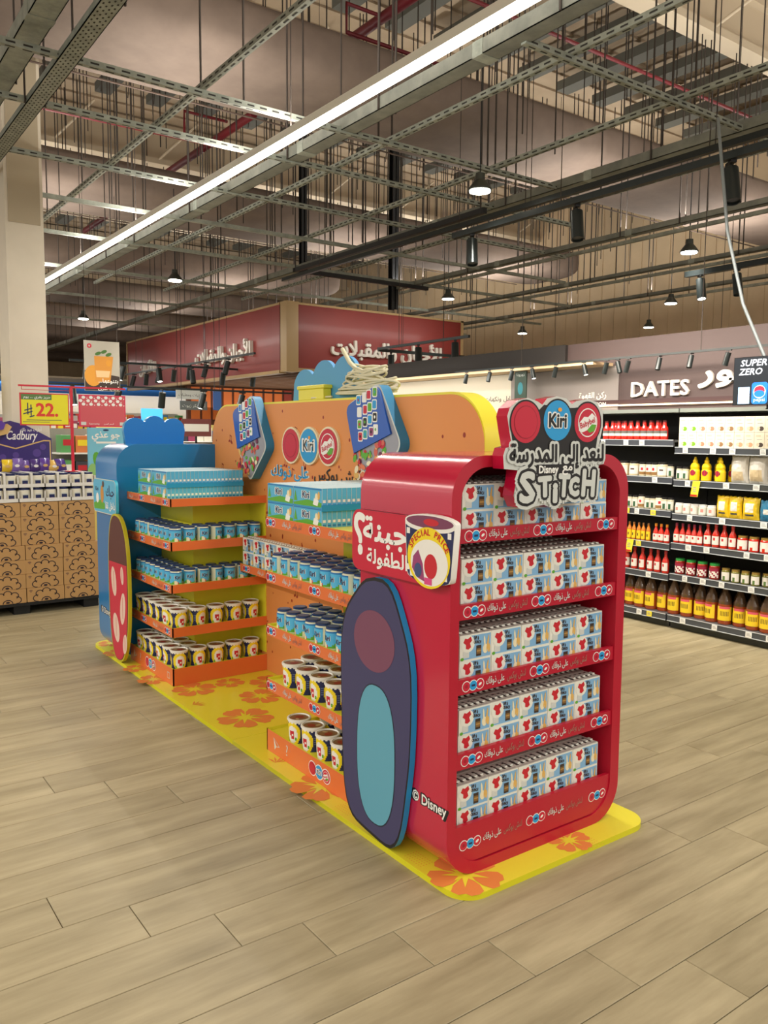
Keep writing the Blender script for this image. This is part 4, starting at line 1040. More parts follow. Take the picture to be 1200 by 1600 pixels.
# ================================================================ RIGHT GONDOLA (two bays facing the aisle)
XG, XB = 4.0, 4.50
STEEL = M('shelf_grey', (120, 124, 128), .3, .5); STEELD = M('rail_grey', (86, 90, 98), .28, .4); CLEAR = M('rail_clear', (196, 202, 206), .2); TAGW = M('tag_white', (240, 240, 236), .4); TAGY = M('tag_yellow', (244, 226, 60), .4)
DARK = M('gondola_black', (20, 20, 20), .6)
ZR = [1.474, 1.213, .942, .705, .454, .116]
ZL = [1.530, 1.228, .958, .690, .440, .116]
random.seed(31)
def bay(label, y0, y1, Z, off):
    g = thing('supermarket_shelving', label, 'shelf unit', (XG, y0, 0))
    mb = MB(); mb.box(XB, XB+.04, y0, y1, 0, 1.748, DARK); part('back_panel', mb, g)
    mb = MB(); mb.box(XG+.05, XB, y0+.002, y1-.002, 0, .05, M('plinth_grey', (60, 62, 60), .6)); part('plinth', mb, g)
    mb = MB(); mb.box(XG+.06, XB+.04, y0, y1, 1.748, 1.778, M('canopy_grey', (138, 144, 136), .5)); part('canopy', mb, g)
    for k, z in enumerate(Z):
        xf = XG+(.012 if k < 5 else 0)
        mb = MB(); mb.box(xf+.018, XB, y0+.003, y1-.003, z-.022, z-.004, STEEL, {'u': M('shelf_top_grey', (104, 106, 106), .4, .3)}); sh = part('shelf', mb, g)
        mb = MB(); mb.box(xf, xf+.018, y0+.003, y1-.003, z-.056, z-.002, STEELD); mb.box(xf-.004, xf, y0+.003, y1-.003, z-.056, z-.050, CLEAR); mb.box(xf-.003, xf, y0+.003, y1-.003, z-.008, z-.002, CLEAR); part('price_rail', mb, sh)
        y = y1-.10-random.uniform(0, .1)
        while y > y0+.1:
            mb = MB(); wt = random.choice((.045, .05, .05)); mt = TAGY if (off and random.random() < .4) else TAGW
            F = FX(xf-.005); t = random.uniform(-.06, .06)
            mb.prism(F, [(-y+a*math.cos(t)-b*math.sin(t), z-.029+a*math.sin(t)+b*math.cos(t)) for a, b in ((-wt/2, -.021), (wt/2, -.021), (wt/2, .021), (-wt/2, .021))], 0, .0015, mt)
            for q in range(3): mb.rect(F, -y-wt*.35, -y+wt*(.2+.1*q), z-.020-.009*q, z-.0165-.009*q, M('tag_ink', (150, 150, 150), .5), .002)
            part('price_tag', mb, sh); y -= random.choice((.16, .24, .33, .10 if off else .28))
    return g
bR = bay('near bay of black supermarket shelving with bottles, jars and white cartons', .35, 2.045, ZR, 0)
bL = bay('far bay of black supermarket shelving behind the red unit', 2.055, 4.3, ZL, 1)
def promo(x, y, z, w_, h, label):
    mb = MB(); t = .12
    mb.prism(FX(x), [(-y-w_/2, z), (-y+w_/2-.01, z), (-y+w_/2+.01, z+h), (-y-w_/2+.02, z+h)], 0, .002, TAGY)
    mb.rect(FX(x), -y-w_/2+.002, -y+w_/2-.014, z+.002, z+.018, M('price_red', (200, 40, 30), .5), .0026)
    for q in range(3): mb.rect(FX(x), -y-w_*.2, -y+w_*.2, z+.04+q*.015, z+.046+q*.015, M('tag_ink', (150, 150, 150), .5), .0026)
    solo('promotion_flag', mb, label, 'price flag', 'yellow promotion flags', o=(x, y, z+h))
promo(XG-.002, 1.84, 1.085, .075, .125, 'yellow price flag hanging under the squeezy mustard bottles')
promo(XG-.002, 2.44, .58, .075, .11, 'yellow price flag on the rail under the far bay hot sauce bottles')
# product templates on the gondola
def bottle(name, cat, prof, body, lab, labmat, capm, capz, capr, capt, extra=None, group=None):
    r = thing(name, '', cat, group=group); m1 = MB(); m1.lathe(prof, body, 16); part('body', m1, r, local=True)
    if lab:
        z0, z1, rr_ = lab; m2 = MB(); N = 24
        for i in range(N):
            t0 = math.radians(180-75+150*i/N); t1 = math.radians(180-75+150*(i+1)/N)
            for j in range(6):
                a, b = z0+(z1-z0)*j/6, z0+(z1-z0)*(j+1)/6; mt = extra(i/N, j/6) if extra else labmat
                q = rr_+.0008; m2.add([(q*math.cos(t0), q*math.sin(t0), a), (q*math.cos(t1), q*math.sin(t1), a), (q*math.cos(t1), q*math.sin(t1), b), (q*math.cos(t0), q*math.sin(t0), b)], [(0, 1, 2, 3)], mt, True)
        part('label', m2, r, local=True)
    m3 = MB(); m3.lathe([(0, capz), (capr, capz), (capr, capt), (0, capt)], capm, 14); part('cap', m3, r, local=True)
    return Stamp(r)
def bprof(R_, h, sh, nr, foot=.003):
    return [(0, 0), (R_-foot, 0), (R_, foot*1.5), (R_, sh), (R_*.92, sh+(h-sh)*.18), (R_*.55, sh+(h-sh)*.48), (nr*1.1, sh+(h-sh)*.70), (nr, h*.985), (0, h*.985)]
AMB = M('vinegar_amber', (150, 62, 24), .12, coat=.6); SAU = M('hot_sauce_red', (196, 42, 28), .15, coat=.5); KET = M('tomato_red', (206, 40, 30), .15, coat=.5)
GLS = M('bottle_glass_grey', (84, 62, 44), .08, coat=.8); BLKCAP = M('cap_black', (30, 28, 30), .4); GOLD = M('cap_gold', (170, 140, 70), .35, .5); GREENC = M('cap_green', (40, 140, 60), .4)
LW = M('label_white', (232, 226, 216), .45); LYL = M('label_yellow', (242, 206, 40), .45); LPK = M('label_pink', (220, 90, 110), .45); LCR = M('label_cream', (226, 214, 182), .45)
def vin_lab(u, v):
    if v > .72: return LPK if .2 < u < .8 else LYL
    if .25 < u < .75 and .3 < v < .6 and int(u*24) % 2: return M('label_ink', (90, 70, 20), .5)
    return LYL
VR = .052
pr = [(0, 0), (VR-.004, 0), (VR, .006, AMB), (VR, .158, GLS), (VR*.97, .180, GLS), (VR*.70, .222, GLS), (VR*.42, .255, GLS), (.017, .268, GLS), (.015, .285, GLS), (0, .285, GLS)]
VIN = bottle('vinegar_bottle', 'bottle', pr, AMB, (.032, .140, VR), LYL, M('cap_beige', (176, 160, 132), .4), .270, .018, .292, vin_lab)
G1 = 'large amber vinegar bottles on the lowest shelf'
for i, y in enumerate([2.60, 2.48, 2.37, 2.26, 2.155, 2.04, 1.92, 1.81, 1.70, 1.59, 1.475, 1.36, 1.25, 1.14]):
    VIN.put((XG+.085+(.02 if i % 3 == 1 else 0), y, .116-.004), f'big amber vinegar bottle with yellow label, {NTH[i]} from the red unit on the lowest shelf', random.uniform(-.5, .5), G1)
for i in range(9): VIN.put((XG+.22, 2.42-.125*i, .112), 'big amber vinegar bottles in the back row on the lowest shelf', random.uniform(-.6, .6), G1)
def hot_lab(u, v): return BRED if (.38 < u < .62 and .35 < v < .75) or v > .9 else LW
HOT = bottle('hot_sauce_bottle', 'bottle', [(0, 0), (.026, 0), (.029, .005), (.029, .095), (.024, .112), (.013, .135), (.011, .165), (0, .165)], SAU, (.022, .088, .029), LW, M('cap_red', (180, 40, 44), .4), .158, .013, .186, hot_lab)
G2 = 'red hot sauce bottles on the shelving'
for i, y in enumerate([2.50, 2.42, 2.34, 2.26, 2.19, 2.115]): HOT.put((XG+.055, y, ZL[4]-.004), f'red hot sauce bottle, {NTH[i]} from red unit, far bay shelf just above the vinegar', random.uniform(-.4, .4), G2)
HOT2 = bottle('hot_sauce_bottle', 'bottle', [(0, 0), (.021, 0), (.024, .005), (.024, .075), (.020, .090), (.010, .115), (.009, .138), (0, .138)], SAU, (.018, .070, .024), LW, M('cap_orange', (222, 140, 40), .4), .13, .0105, .152, hot_lab)
for i, y in enumerate([2.215, 2.165, 2.11]): HOT2.put((XG+.05, y, ZL[3]-.004), f'small hot sauce bottle with orange cap, {NTH[i]} of three on fourth shelf', 0, G2)
HOT3 = bottle('hot_sauce_bottle', 'bottle', [(0, 0), (.021, 0), (.024, .005), (.024, .080), (.020, .096), (.010, .120), (.009, .145), (0, .145)], SAU, (.018, .072, .024), LW, M('cap_plum', (150, 40, 70), .4), .135, .0105, .160, hot_lab)
for i, y in enumerate([2.02, 1.965, 1.91, 1.86, 1.81]): HOT3.put((XG+.05, y, ZR[3]-.004), f'small hot sauce bottle with plum cap, {NTH[i]} from bay joint, fourth shelf', 0, G2)
for i, y in enumerate([1.745, 1.675, 1.605, 1.535]): HOT.put((XG+.055, y, ZR[3]-.004), f'larger red hot sauce bottle, {NTH[i]} of four between small bottles and red jars', 0, G2)
YB = bottle('pepper_sauce_bottle', 'bottle', [(0, 0), (.017, 0), (.019, .004), (.019, .085), (.015, .1), (.008, .118), (.008, .135), (0, .135)], M('pepper_orange', (206, 120, 40), .2), (.012, .08, .019), LYL, M('cap_brass', (150, 100, 50), .4), .128, .009, .146, lambda u, v: M('label_ink', (90, 70, 20), .5) if .4 < u < .6 and .3 < v < .6 else LYL)
for i, y in enumerate([2.52, 2.475, 2.43, 2.38, 2.335, 2.285]): YB.put((XG+.045, y, ZL[3]-.004), f'slim yellow-labelled pepper sauce bottle, {NTH[i]} from the red unit on the fourth shelf', 0, 'slim yellow-labelled sauce bottles')
def jar2(name, body, lab, cap, R_, h, fn=None):
    return bottle(name, 'jar', [(0, 0), (R_-.004, 0), (R_, .005), (R_, h*.80), (R_*.86, h*.88), (0, h*.88)], body, (h*.12, h*.72, R_), lab, cap, h*.85, R_*.92, h, fn)
SAL = jar2('salsa_jar', M('salsa_red', (150, 34, 24), .2, coat=.4), LW, GREENC, .040, .125, lambda u, v: M('salsa_label', (150, 24, 60), .5) if v > .55 or int(u*8+v*6) % 3 == 0 else LW)
for i, y in enumerate([1.985, 1.885, 1.785, 1.68]): SAL.put((XG+.065, y, ZR[4]-.004), f'salsa jar with bright green lid, {NTH[i]} from the hot sauce bottles', 0, 'green-lidded salsa jars')
PIC = jar2('pickle_jar', M('pickle_olive', (120, 116, 50), .2, coat=.4), LW, GOLD, .032, .10, lambda u, v: M('pickle_leaf', (90, 120, 60), .5) if .4 < u < .6 and v < .4 else LW)
for i, y in enumerate([1.58, 1.50, 1.42, 1.34, 1.27, 1.20]): PIC.put((XG+.06+(.03 if i == 4 else 0), y, ZR[4]-.004), f'small olive pickle jar with gold lid, {NTH[i]} from the green-lidded jars', 0, 'gold-lidded pickle jars')
TOM = jar2('tomato_jar', KET, LW, GOLD, .038, .115, lambda u, v: KET if (.4 < u < .6 and v < .3) else LW)
for i, y in enumerate([1.455, 1.365, 1.275, 1.19]): TOM.put((XG+.06, y, ZR[3]-.004), f'red tomato sauce jar with gold lid, {NTH[i]} after the hot sauce bottles', random.uniform(-.3, .3), 'gold-lidded tomato jars')
KB = bottle('tomato_bottle', 'bottle', bprof(.031, .15, .085, .014), KET, (.03, .075, .031), LW, M('cap_dark_red', (90, 26, 26), .4), .143, .015, .158, lambda u, v: M('label_grey', (110, 110, 104), .5) if v > .4 else LW)
for i, y in enumerate([2.76, 2.695, 2.63, 2.565, 2.50, 2.435, 2.37, 2.305, 2.24, 2.175]): KB.put((XG+.055, y, ZL[0]-.004), f'tall red tomato bottle, {NTH[i]} from topper sign, top shelf of far bay', 0, 'red bottles on the top shelf')
for i in range(7): KB.put((XG+.13, 2.72-.075*i, ZL[0]-.004), 'tall red tomato bottles in the back row, top shelf of the far bay', 0, 'red bottles on the top shelf')
WJ = jar2('spice_jar', LCR, LW, BLKCAP, .029, .115, lambda u, v: M('jar_contents', (150, 110, 60), .5) if v < .17 else (BRED if .45 < u < .7 and .4 < v < .7 else LW))
WJ2 = jar2('spice_jar', M('jar_glass_pale', (196, 188, 160), .3), LW, BLKCAP, .027, .105, lambda u, v: M('spice_green', (50, 92, 60), .5) if .35 < u < .65 and v < .6 else LW)
WJ3 = jar2('sauce_jar', M('beige_sauce', (214, 196, 156), .3), LW, BLKCAP, .042, .12, lambda u, v: M('logo_brown', (70, 40, 30), .5) if .35 < u < .65 and .35 < v < .6 else LW)
for i, (t, y) in enumerate([(WJ3, 2.56), (WJ3, 2.46), (WJ, 2.375), (WJ, 2.31), (WJ, 2.255), (WJ3, 2.18), (WJ2, 2.105)]): t.put((XG+.06, y, ZL[1]-.004), f'dark-lidded pale condiment jar, {NTH[i]} from the red unit, second shelf of the far bay', random.uniform(-.3, .3), 'dark-lidded pale jars')
for i, y in enumerate([2.02, 1.965]): WJ2.put((XG+.06, y, ZR[1]-.004), f'dark-lidded pale jar, {NTH[i]} of two beside the mustard bottles', 0, 'dark-lidded pale jars')
for i, y in enumerate([2.55, 2.49, 2.43, 2.37, 2.31, 2.255, 2.20, 2.145, 2.09]): (WJ2 if i % 3 else WJ).put((XG+.055, y, ZL[2]-.004), f'small dark-lidded condiment jar, {NTH[i]} from red unit, third shelf, far bay', random.uniform(-.5, .5), 'dark-lidded pale jars')
PT = jar2('relish_tub', M('tub_pale', (226, 216, 204), .4), LW, M('tub_lid_white', (232, 230, 226), .4), .034, .085, lambda u, v: M('tub_pink', (214, 140, 130), .5) if .4 < u < .65 and .2 < v < .7 else (M('tub_leaf', (120, 170, 110), .5) if u < .2 else LW))
for i, y in enumerate([2.01, 1.94, 1.87, 1.80, 1.725]): PT.put((XG+.06, y, ZR[2]-.004), f'pale printed relish tub, {NTH[i]} from the bay joint on the third shelf', random.uniform(-.4, .4), 'pale relish tubs')
MUS = M('mustard_yellow', (244, 206, 24), .3, coat=.3)
def mus_tpl():
    r = thing('mustard_bottle', '', 'bottle'); m1 = MB(); m1.lathe([(0, 0), (.036, 0), (.040, .006), (.040, .075), (.034, .090), (.036, .11), (.030, .130), (.017, .142), (0, .142)], MUS, 18)
    part('body', m1, r, local=True)
    m2 = MB(); m2.lathe([(.018, .140), (.018, .160), (.012, .166), (.007, .186), (0, .186)], MUS, 12); part('nozzle', m2, r, local=True)
    m3 = MB(); N = 10
    for i in range(N):
        t0 = math.radians(180-34+68*i/N); t1 = math.radians(180-34+68*(i+1)/N); q = .0408; e = .016*math.sin(math.pi*(i+.5)/N)+.004
        m3.add([(q*math.cos(t0), q*math.sin(t0), .06-e), (q*math.cos(t1), q*math.sin(t1), .06-e), (q*math.cos(t1), q*math.sin(t1), .066+e), (q*math.cos(t0), q*math.sin(t0), .066+e)], [(0, 1, 2, 3)], BRED if i % 3 else NAVY)
    part('label', m3, r, local=True); return Stamp(r)
MU = mus_tpl()
for i, (x, y) in enumerate([(.06, 1.885), (.07, 1.79), (.16, 1.74), (.06, 1.665), (.15, 1.61)]): MU.put((XG+x, y, ZR[1]-.004), f'yellow squeezy mustard bottle, {NTH[i]} from the left of five', random.uniform(-.2, .2), 'mustard bottles')
def bag(name, label, y, z, w_, h, d, mat, prints, group=None, x=.035):
    n_, m_ = 12, 12; mb = MB(); vs = []; random.seed(int(y*1000))
    for s_ in (0, 1):
        for j in range(m_+1):
            v = j/m_
            for i in range(n_+1):
                u = i/n_; th = (d/2)*(max(0, math.sin(math.pi*u))**.5)*(max(0, math.sin(math.pi*min(1, v*.93+.05)))**.5)+.0008
                jig = random.uniform(-.0022, .0022)
                vs.append((XG+x+d/2+(-th if s_ == 0 else th)+jig, y+w_/2-w_*u*(1-.05*math.sin(v*math.pi)), z+h*v+(.004*math.sin(u*19) if j == m_ else 0)))
    fs = []; K = (n_+1)*(m_+1)
    for j in range(m_):
        for i in range(n_):
            a = j*(n_+1)+i; fs.append((a, a+1, a+n_+2, a+n_+1)); fs.append((K+a+1, K+a, K+a+n_+1, K+a+n_+2))
    b0 = 0
    for f in fs[0::2]:
        i = f[0] % (n_+1); j = f[0]//(n_+1); u = (i+.5)/n_; v = (j+.5)/m_; mt = mat
        for (u0, u1, v0, v1, m2) in prints:
            if u0 < u < u1 and v0 < v < v1: mt = m2
        mb.add([vs[q] for q in f], [(0, 1, 2, 3)], mt, True)
    for f in fs[1::2]: mb.add([vs[q] for q in f], [(0, 1, 2, 3)], mat, True)
    solo(name, mb, label, 'bag', group, o=(XG+x, y, z))
BGW = M('bag_clear', (226, 220, 208), .25, coat=.5); BRD = M('bread_cream', (222, 200, 160), .6); YG = M('bag_yellow', (240, 200, 30), .3, coat=.4)
bag('bread_bag', 'clear white bag of round bread beside the mustard bottles', 1.52, ZR[1]-.003, .14, .205, .11, BGW, [(.25, .8, .1, .45, BRD)])
bag('bread_bag', 'second clear white bag of round bread, farther from the mustard', 1.375, ZR[1]-.003, .15, .205, .12, BGW, [(.2, .8, .12, .5, BRD)])
bag('bread_bag', 'third white bag at the picture edge, beside the clear bread bags', 1.20, ZR[1]-.003, .14, .19, .11, BGW, [(.2, .8, .2, .5, BRD)])
for i, y in enumerate((1.63, 1.53, 1.405)): bag('crisp_bag', ['first yellow food bag, next to the relish tubs', 'second yellow food bag, in the middle of three', 'third and widest yellow food bag, next to the blue bag'][i], y, ZR[2]-.003, .11 if i < 2 else .135, .165, .07, YG, [(.25, .75, .3, .75, LW), (.25, .75, .15, .28, STEELD)], 'yellow food bags')
bag('crisp_bag', 'teal blue food bag at the end of the third shelf', 1.275, ZR[2]-.003, .12, .15, .07, M('bag_teal', (30, 120, 160), .3, coat=.4), [(.3, .7, .3, .6, LW)])
# white cartons, two layers
CW = M('carton_ivory', (246, 236, 214), .4)
for ly in range(2):
    for i in range(10):
        mb = MB(); y = 2.015-.079*i; z = ZR[0]-.003+ly*.1185; c = [(126, 180, 40), (126, 180, 40), (214, 140, 110), (214, 140, 110), (160, 120, 80), (160, 120, 80), (224, 170, 130), (224, 170, 130), (80, 66, 60), (80, 66, 60)][i]
        x0 = XG+.02; mb.box(x0, x0+.10, y-.0765, y, z, z+.117, CW, bev=.001)
        F = FX(x0); cm = M('carton_ink_%d_%d' % (c[0], c[1]), c, .5)
        mb.ell(F, -y+.050, z+.026, .020, .017, cm, .0006, 16); mb.ell(F, -y+.030, z+.028, .012, .013, LCR, .0010, 12); mb.rect(F, -y+.012, -y+.05, z+.085, z+.098, LCR, .0006); mb.rect(F, -y+.02, -y+.06, z+.064, z+.067, M('tag_ink', (150, 150, 150), .5), .0006)
        solo('ivory_carton', mb, f'ivory carton, {["green", "green", "pink", "pink", "brown", "brown", "peach", "peach", "dark", "dark"][i]} print, {NTH[i]} from the bay joint, {"upper" if ly else "lower"} layer', 'carton', 'ivory cartons on the top shelf', o=(x0, y, z))

area(3.0, 1.8, 3.5, .3, 3.5, 42, rot=(0, math.radians(-32), 0), col=(1, .93, .84), spread=math.radians(80))
# ================================================================ DATES fascia wall (runs along the shelving)
XF = 5.2
mb = MB(); mb.box(XF, XF+.1, .6, 4.25, 0, 2.54, M('fascia_mauve', (84, 68, 66), .6)); wf = struct('wall_dates', mb, (XF, .6, 0)); wf['label'] = 'mauve brown fascia wall with white DATES lettering'
mb = MB(); mb.box(XF-.012, XF, .6, 4.25, 1.885, 1.925, M('fascia_band', (70, 46, 46), .6)); part('band', mb, wf)
mb = MB(); mb.box(XF-.03, XF-.012, 2.27, 3.78, 1.862, 1.876, M('shelf_glow', (255, 226, 186), .4, emit=3)); part('light_strip', mb, wf, 'warm light strip under the fascia')
F = FX(XF)
mb = MB(); mb.text(F, 'DATES', -3.05, 1.952, .205, M('sign_white', (245, 240, 230), .5), .03, off=.018, wid=.65, depth=.028); part('raised_lettering', mb, wf)
mb = MB(); mb.text(F, 'تمور', -2.26, 2.07, .25, M('sign_white', (245, 240, 230), .5), .03, off=.04, wid=.72, depth=.028); part('raised_lettering', mb, wf)
mb = MB(); mb.box(XF-.04, XF+.1, 4.25, 9.5, 2.27, 2.54, M('soffit_black', (48, 44, 42), .7)); mb.box(XF, XF+.1, 5.1, 9.5, 0, 2.27, M('panel_ivory', (232, 224, 206), .6)); ws = struct('wall_spices', mb, (XF, 5, 0))
mb = MB(); mb.box(XF-.01, XF+.1, 3.55, 5.1, 1.4, 2.275, M('panel_grey', (150, 142, 138), .6)); part('panel', mb, ws)
mb = MB(); mb.text(FX(XF-.01), 'ركن القهوة', -3.88, 1.955, .085, M('sign_white', (245, 240, 230), .5), .006, off=.02, wid=.36, depth=.005); mb.text(FX(XF-.01), 'COFFEE STATION', -3.95, 1.875, .045, M('sign_white', (245, 240, 230), .5), .004, off=.02, wid=.5); part('small_lettering', mb, ws)
mb = MB(); mb.text(F, 'توابل ونكهات', -5.30, 1.965, .075, M('brown_lettering', (96, 80, 70), .5), .002, off=.01, wid=.52); part('small_lettering', mb, ws)
mb = MB(); mb.box(XF-.35, XF-.04, 3.6, 9.5, 2.27, 2.30, M('soffit_tan', (206, 178, 140), .6)); part('soffit', mb, ws)
area(4.7, 6.6, 2.25, .15, 4.0, 12, rot=(0, math.radians(-35), 0), col=(1, .95, .86))
area(4.3, 2.9, 2.5, .1, 2.4, 30, rot=(0, math.radians(-75), 0), col=(1, .88, .74))
# green hanging banner
mb = MB(); mb.box(4.95, 4.965, 4.62, 4.80, 1.95, 2.31, M('banner_green', (44, 62, 50), .6)); mb.ell(FX(4.95), -4.71, 2.08, .04, .07, M('banner_teal', (30, 110, 120), .5), .001); mb.text(FX(4.95), 'زورونا', -4.71, 2.22, .04, LG, .001, wid=.12)
solo('hanging_banner', mb, 'narrow dark green hanging banner in front of the ivory lit wall', 'banner', o=(4.95, 4.7, 2.31))
# drinks screen
sc_ = thing('drink_screen', 'black advertising screen reading SUPER ZERO with a glowing blue can, at the picture edge', 'screen', (3.72, 1.2, 1.78))
mb = MB(); mb.box(3.70, 3.76, .85, 1.375, 1.775, 2.108, BLK); mb.box(3.73, 3.75, 1.1, 1.14, 1.745, 1.775, BLK); mb.box(3.72, 4.0, 1.1, 1.14, 1.745, 1.752, BLK); part('screen', mb, sc_)
F = FX(3.70); mb = MB(); SW = M('screen_white', (220, 226, 235), .4, emit=.9); SB = M('screen_blue', (30, 110, 220), .4, emit=1.2); SG = M('screen_dark', (34, 40, 48), .3)
mb.rect(F, -1.37, -.855, 1.78, 2.103, SG); mb.text(F, 'SUPER', -1.325, 2.045, .062, SW, .0012, off=.02, wid=.19, align='l', shear=.2); mb.text(F, 'ZERO', -1.335, 1.985, .062, SW, .0012, off=.02, wid=.17, align='l', shear=.2)
mb.rect(F, -1.335, -1.25, 1.785, 1.90, M('screen_glow', (190, 220, 255), .4, emit=3)); mb.poly(F, rrect(-1.235, -1.12, 1.782, 1.93, .02, 5), SB, .0012); mb.ell(F, -1.178, 1.865, .045, .045, SW, .0018); mb.ell(F, -1.178, 1.875, .038, .030, M('screen_red', (220, 40, 60), .4, emit=1), .0022); mb.ell(F, -1.178, 1.852, .038, .024, SB, .0026); mb.text(F, 'pepsi', -1.178, 1.80, .035, SW, .0022, wid=.08)
part('screen_picture', mb, sc_)
solo('grey_cable', MB().tube([(3.95, 1.75, 3.9), (3.90, 1.60, 3.05), (3.85, 1.42, 2.5), (3.78, 1.2, 2.11)], .012, M('cable_grey', (120, 126, 126), .5), 6), 'thick grey cable slanting down to the drinks screen', 'cable', o=(3.95, 1.75, 3.9))
# ================================================================ spotlight rails
def spot_tpl(lit):
    r = thing('track_spotlight', '', 'spotlight', group='black track spotlights'); m1 = MB(); m1.box(-.02, .02, -.06, .06, -.02, .0, black); m1.tube([(0, 0, -.02), (0, 0, -.06)], .008, black, 6); part('adapter', m1, r, local=True)
    m2 = MB(); b = Matrix.Rotation(math.radians(16), 4, 'X'); q = MB(); q.lathe([(0, 0), (.056, 0), (.058, -.27), (.050, -.27), (.050, -.255), (0, -.255)], black_g, 18)
    q.v = [tuple(b @ Vector(v)+Vector((0, 0, -.055))) for v in q.v]; part('lamp_body', q, r, local=True)
    if lit:
        q = MB(); q.lathe([(.049, -.256), (.049, -.262), (0, -.262)], lamp_s, 16); q.v = [tuple(b @ Vector(v)+Vector((0, 0, -.055))) for v in q.v]; part('glowing_face', q, r, local=True)
    return Stamp(r)
SPU, SPL = spot_tpl(False), spot_tpl(True)
def rail(label, p0, p1, z, spots, r=.02, sp_label='', lit=()):
    sc_ = .42 if r == .010 else 1
    o = thing('spotlight_rail', label, 'light rail', (p0[0], p0[1], z)); mb = MB()
    mb.box(min(p0[0], p1[0])-r, max(p0[0], p1[0])+r, min(p0[1], p1[1])-r, max(p0[1], p1[1])+r, z, z+2*r, black_g); part('track', mb, o)
    L_ = max(abs(p1[0]-p0[0]), abs(p1[1]-p0[1])); n_ = max(2, int(L_/2))
    rods(None, [(p0[0]+(p1[0]-p0[0])*(k+.5)/n_, p0[1]+(p1[1]-p0[1])*(k+.5)/n_) for k in range(n_)], z+2*r-.005, 7.4, .004)
    for i, (x, y) in enumerate(spots):
        (SPL if i in lit else SPU).put((x, y, z), f'black cylinder spotlight{", lit," if i in lit else ""} {NTH[i]} {sp_label}', random.choice((0, math.pi/2, 0, math.pi)) if len(spots) > 4 else math.pi/2*1.6, scale=(sc_, sc_, sc_))
rail('thick black spotlight rail above the red unit, running towards the wall', (4.08, -1.0), (4.08, 4.85), 3.62, [(4.13, 1.74), (4.13, 3.24), (4.11, 4.62)], .028, 'from the camera on the thick rail')
rail('dark rail behind the thick spotlight rail', (4.32, -1), (4.32, 9.0), 3.80, [], .025)
rail('short black rail with one lit spotlight at the picture edge', (7.85, 2.2), (7.85, 4.6), 3.62, [(7.9, 3.95), (7.85, 4.42)], .035, 'on the short far rail', (1,))
rail('long black rail with a row of spotlights in front of the red sign side', (5.5, 12.3), (5.5, 19.6), 3.05, [(5.5, y) for y in (13.45, 14.5, 15.4, 16.3, 17.2, 18.1, 19.0)], .02, 'along the rail at the sign side')
rail('black rail crossing the front face of the red sign', (6.6, 9.75), (8.5, 9.75), 2.98, [(6.85, 9.75), (7.45, 9.75), (8.2, 9.75)], .025, 'on the rail crossing the sign front', (0, 2))
rail('black rail joined to the crossing one at the sign front', (6.55, 7.4), (6.55, 9.7), 3.0, [(6.55, 8.6), (6.55, 7.7)], .02, 'on the joined rail at the sign front')
rail('long thin black rail before the dates wall', (4.85, 1.3), (4.85, 5.7), 2.30, [(4.85, y) for y in (2.13, 2.49, 2.82, 3.17, 3.3, 3.43, 3.72, 4.09, 4.44, 4.74, 5.1, 5.5)], .010, 'along the thin rail before the dates wall', (3, 6, 8))
rail('thin black rail in front of the dark wall top', (9.4, 4.6), (9.4, 12.0), 2.92, [(9.4, y) for y in (5.1, 5.7, 6.3, 7.3, 8.0, 8.8, 9.5, 10.4)], .02, 'along the rail at the dark wall top', (2, 5))
rail('second thin black rail beyond the dates wall', (7.6, 5.4), (7.6, 11.4), 2.72, [(7.6, y) for y in (5.9, 6.5, 7.2, 7.9, 8.6, 9.4, 10.4)], .018, 'along the second thin rail', (1, 4))
# ================================================================ RED HANGING SIGN
SR = noise_mat('sign_red', (122, 38, 34), (136, 46, 40), (1, 1, 1), .8, 2, .5, coat=.1); OAK = M('sign_oak', (176, 148, 104), .5)
hs = thing('hanging_sign', 'huge dark red hanging sign box with white Arabic lettering on two faces', 'sign', (6.2, 12, 2.75))
mb = MB(); mb.box(6.28, 10.40, 12.0, 12.12, 2.82, 4.02, SR); mb.box(6.02, 6.14, 12.22, 21.0, 2.78, 4.02, SR); part('red_panel', mb, hs)
mb = MB()
mb.box(6.02, 6.28, 11.98, 12.24, 2.74, 4.07, OAK)
for (a, b, z0, z1) in ((6.28, 10.47, 4.02, 4.06), (6.28, 10.47, 2.76, 2.82)): mb.box(a, b, 11.98, 12.14, z0, z1, OAK)
mb.box(10.40, 10.47, 11.98, 12.14, 2.76, 4.06, OAK); mb.box(6.0, 6.16, 12.24, 21.06, 4.02, 4.06, OAK); mb.box(6.0, 6.16, 12.24, 21.06, 2.72, 2.78, OAK); mb.box(6.0, 6.16, 21.0, 21.06, 2.72, 4.06, OAK); part('wood_frame', mb, hs)
mb = MB(); mb.box(6.16, 10.4, 12.14, 21.0, 2.79, 2.83, OAK)
y = 12.5
so_ = part('soffit', mb, hs)
mb = MB()
while y < 20.8: mb.box(6.16, 10.4, y, y+.06, 2.74, 2.79, M('slat_brown', (104, 74, 52), .6)); y += .42
part('soffit_slat', mb, so_, kind='stuff')
WL = M('sign_letter_white', (222, 216, 206), .5)
mb = MB(); mb.text(FY(12.0), 'الأجبان والمقبلات', 8.42, 3.13, .40, WL, .06, off=.03, wid=2.8, depth=.055); part('raised_lettering', mb, hs)
mb = MB(); mb.text(FX(6.02), 'الأجبان والمقبلات', -14.76, 3.14, .40, WL, .08, off=.03, wid=2.8, depth=.075); mb.text(FX(6.02), 'الألبان', -19.35, 3.12, .36, WL, .08, off=.03, wid=1.1, depth=.075); part('raised_lettering', mb, hs)
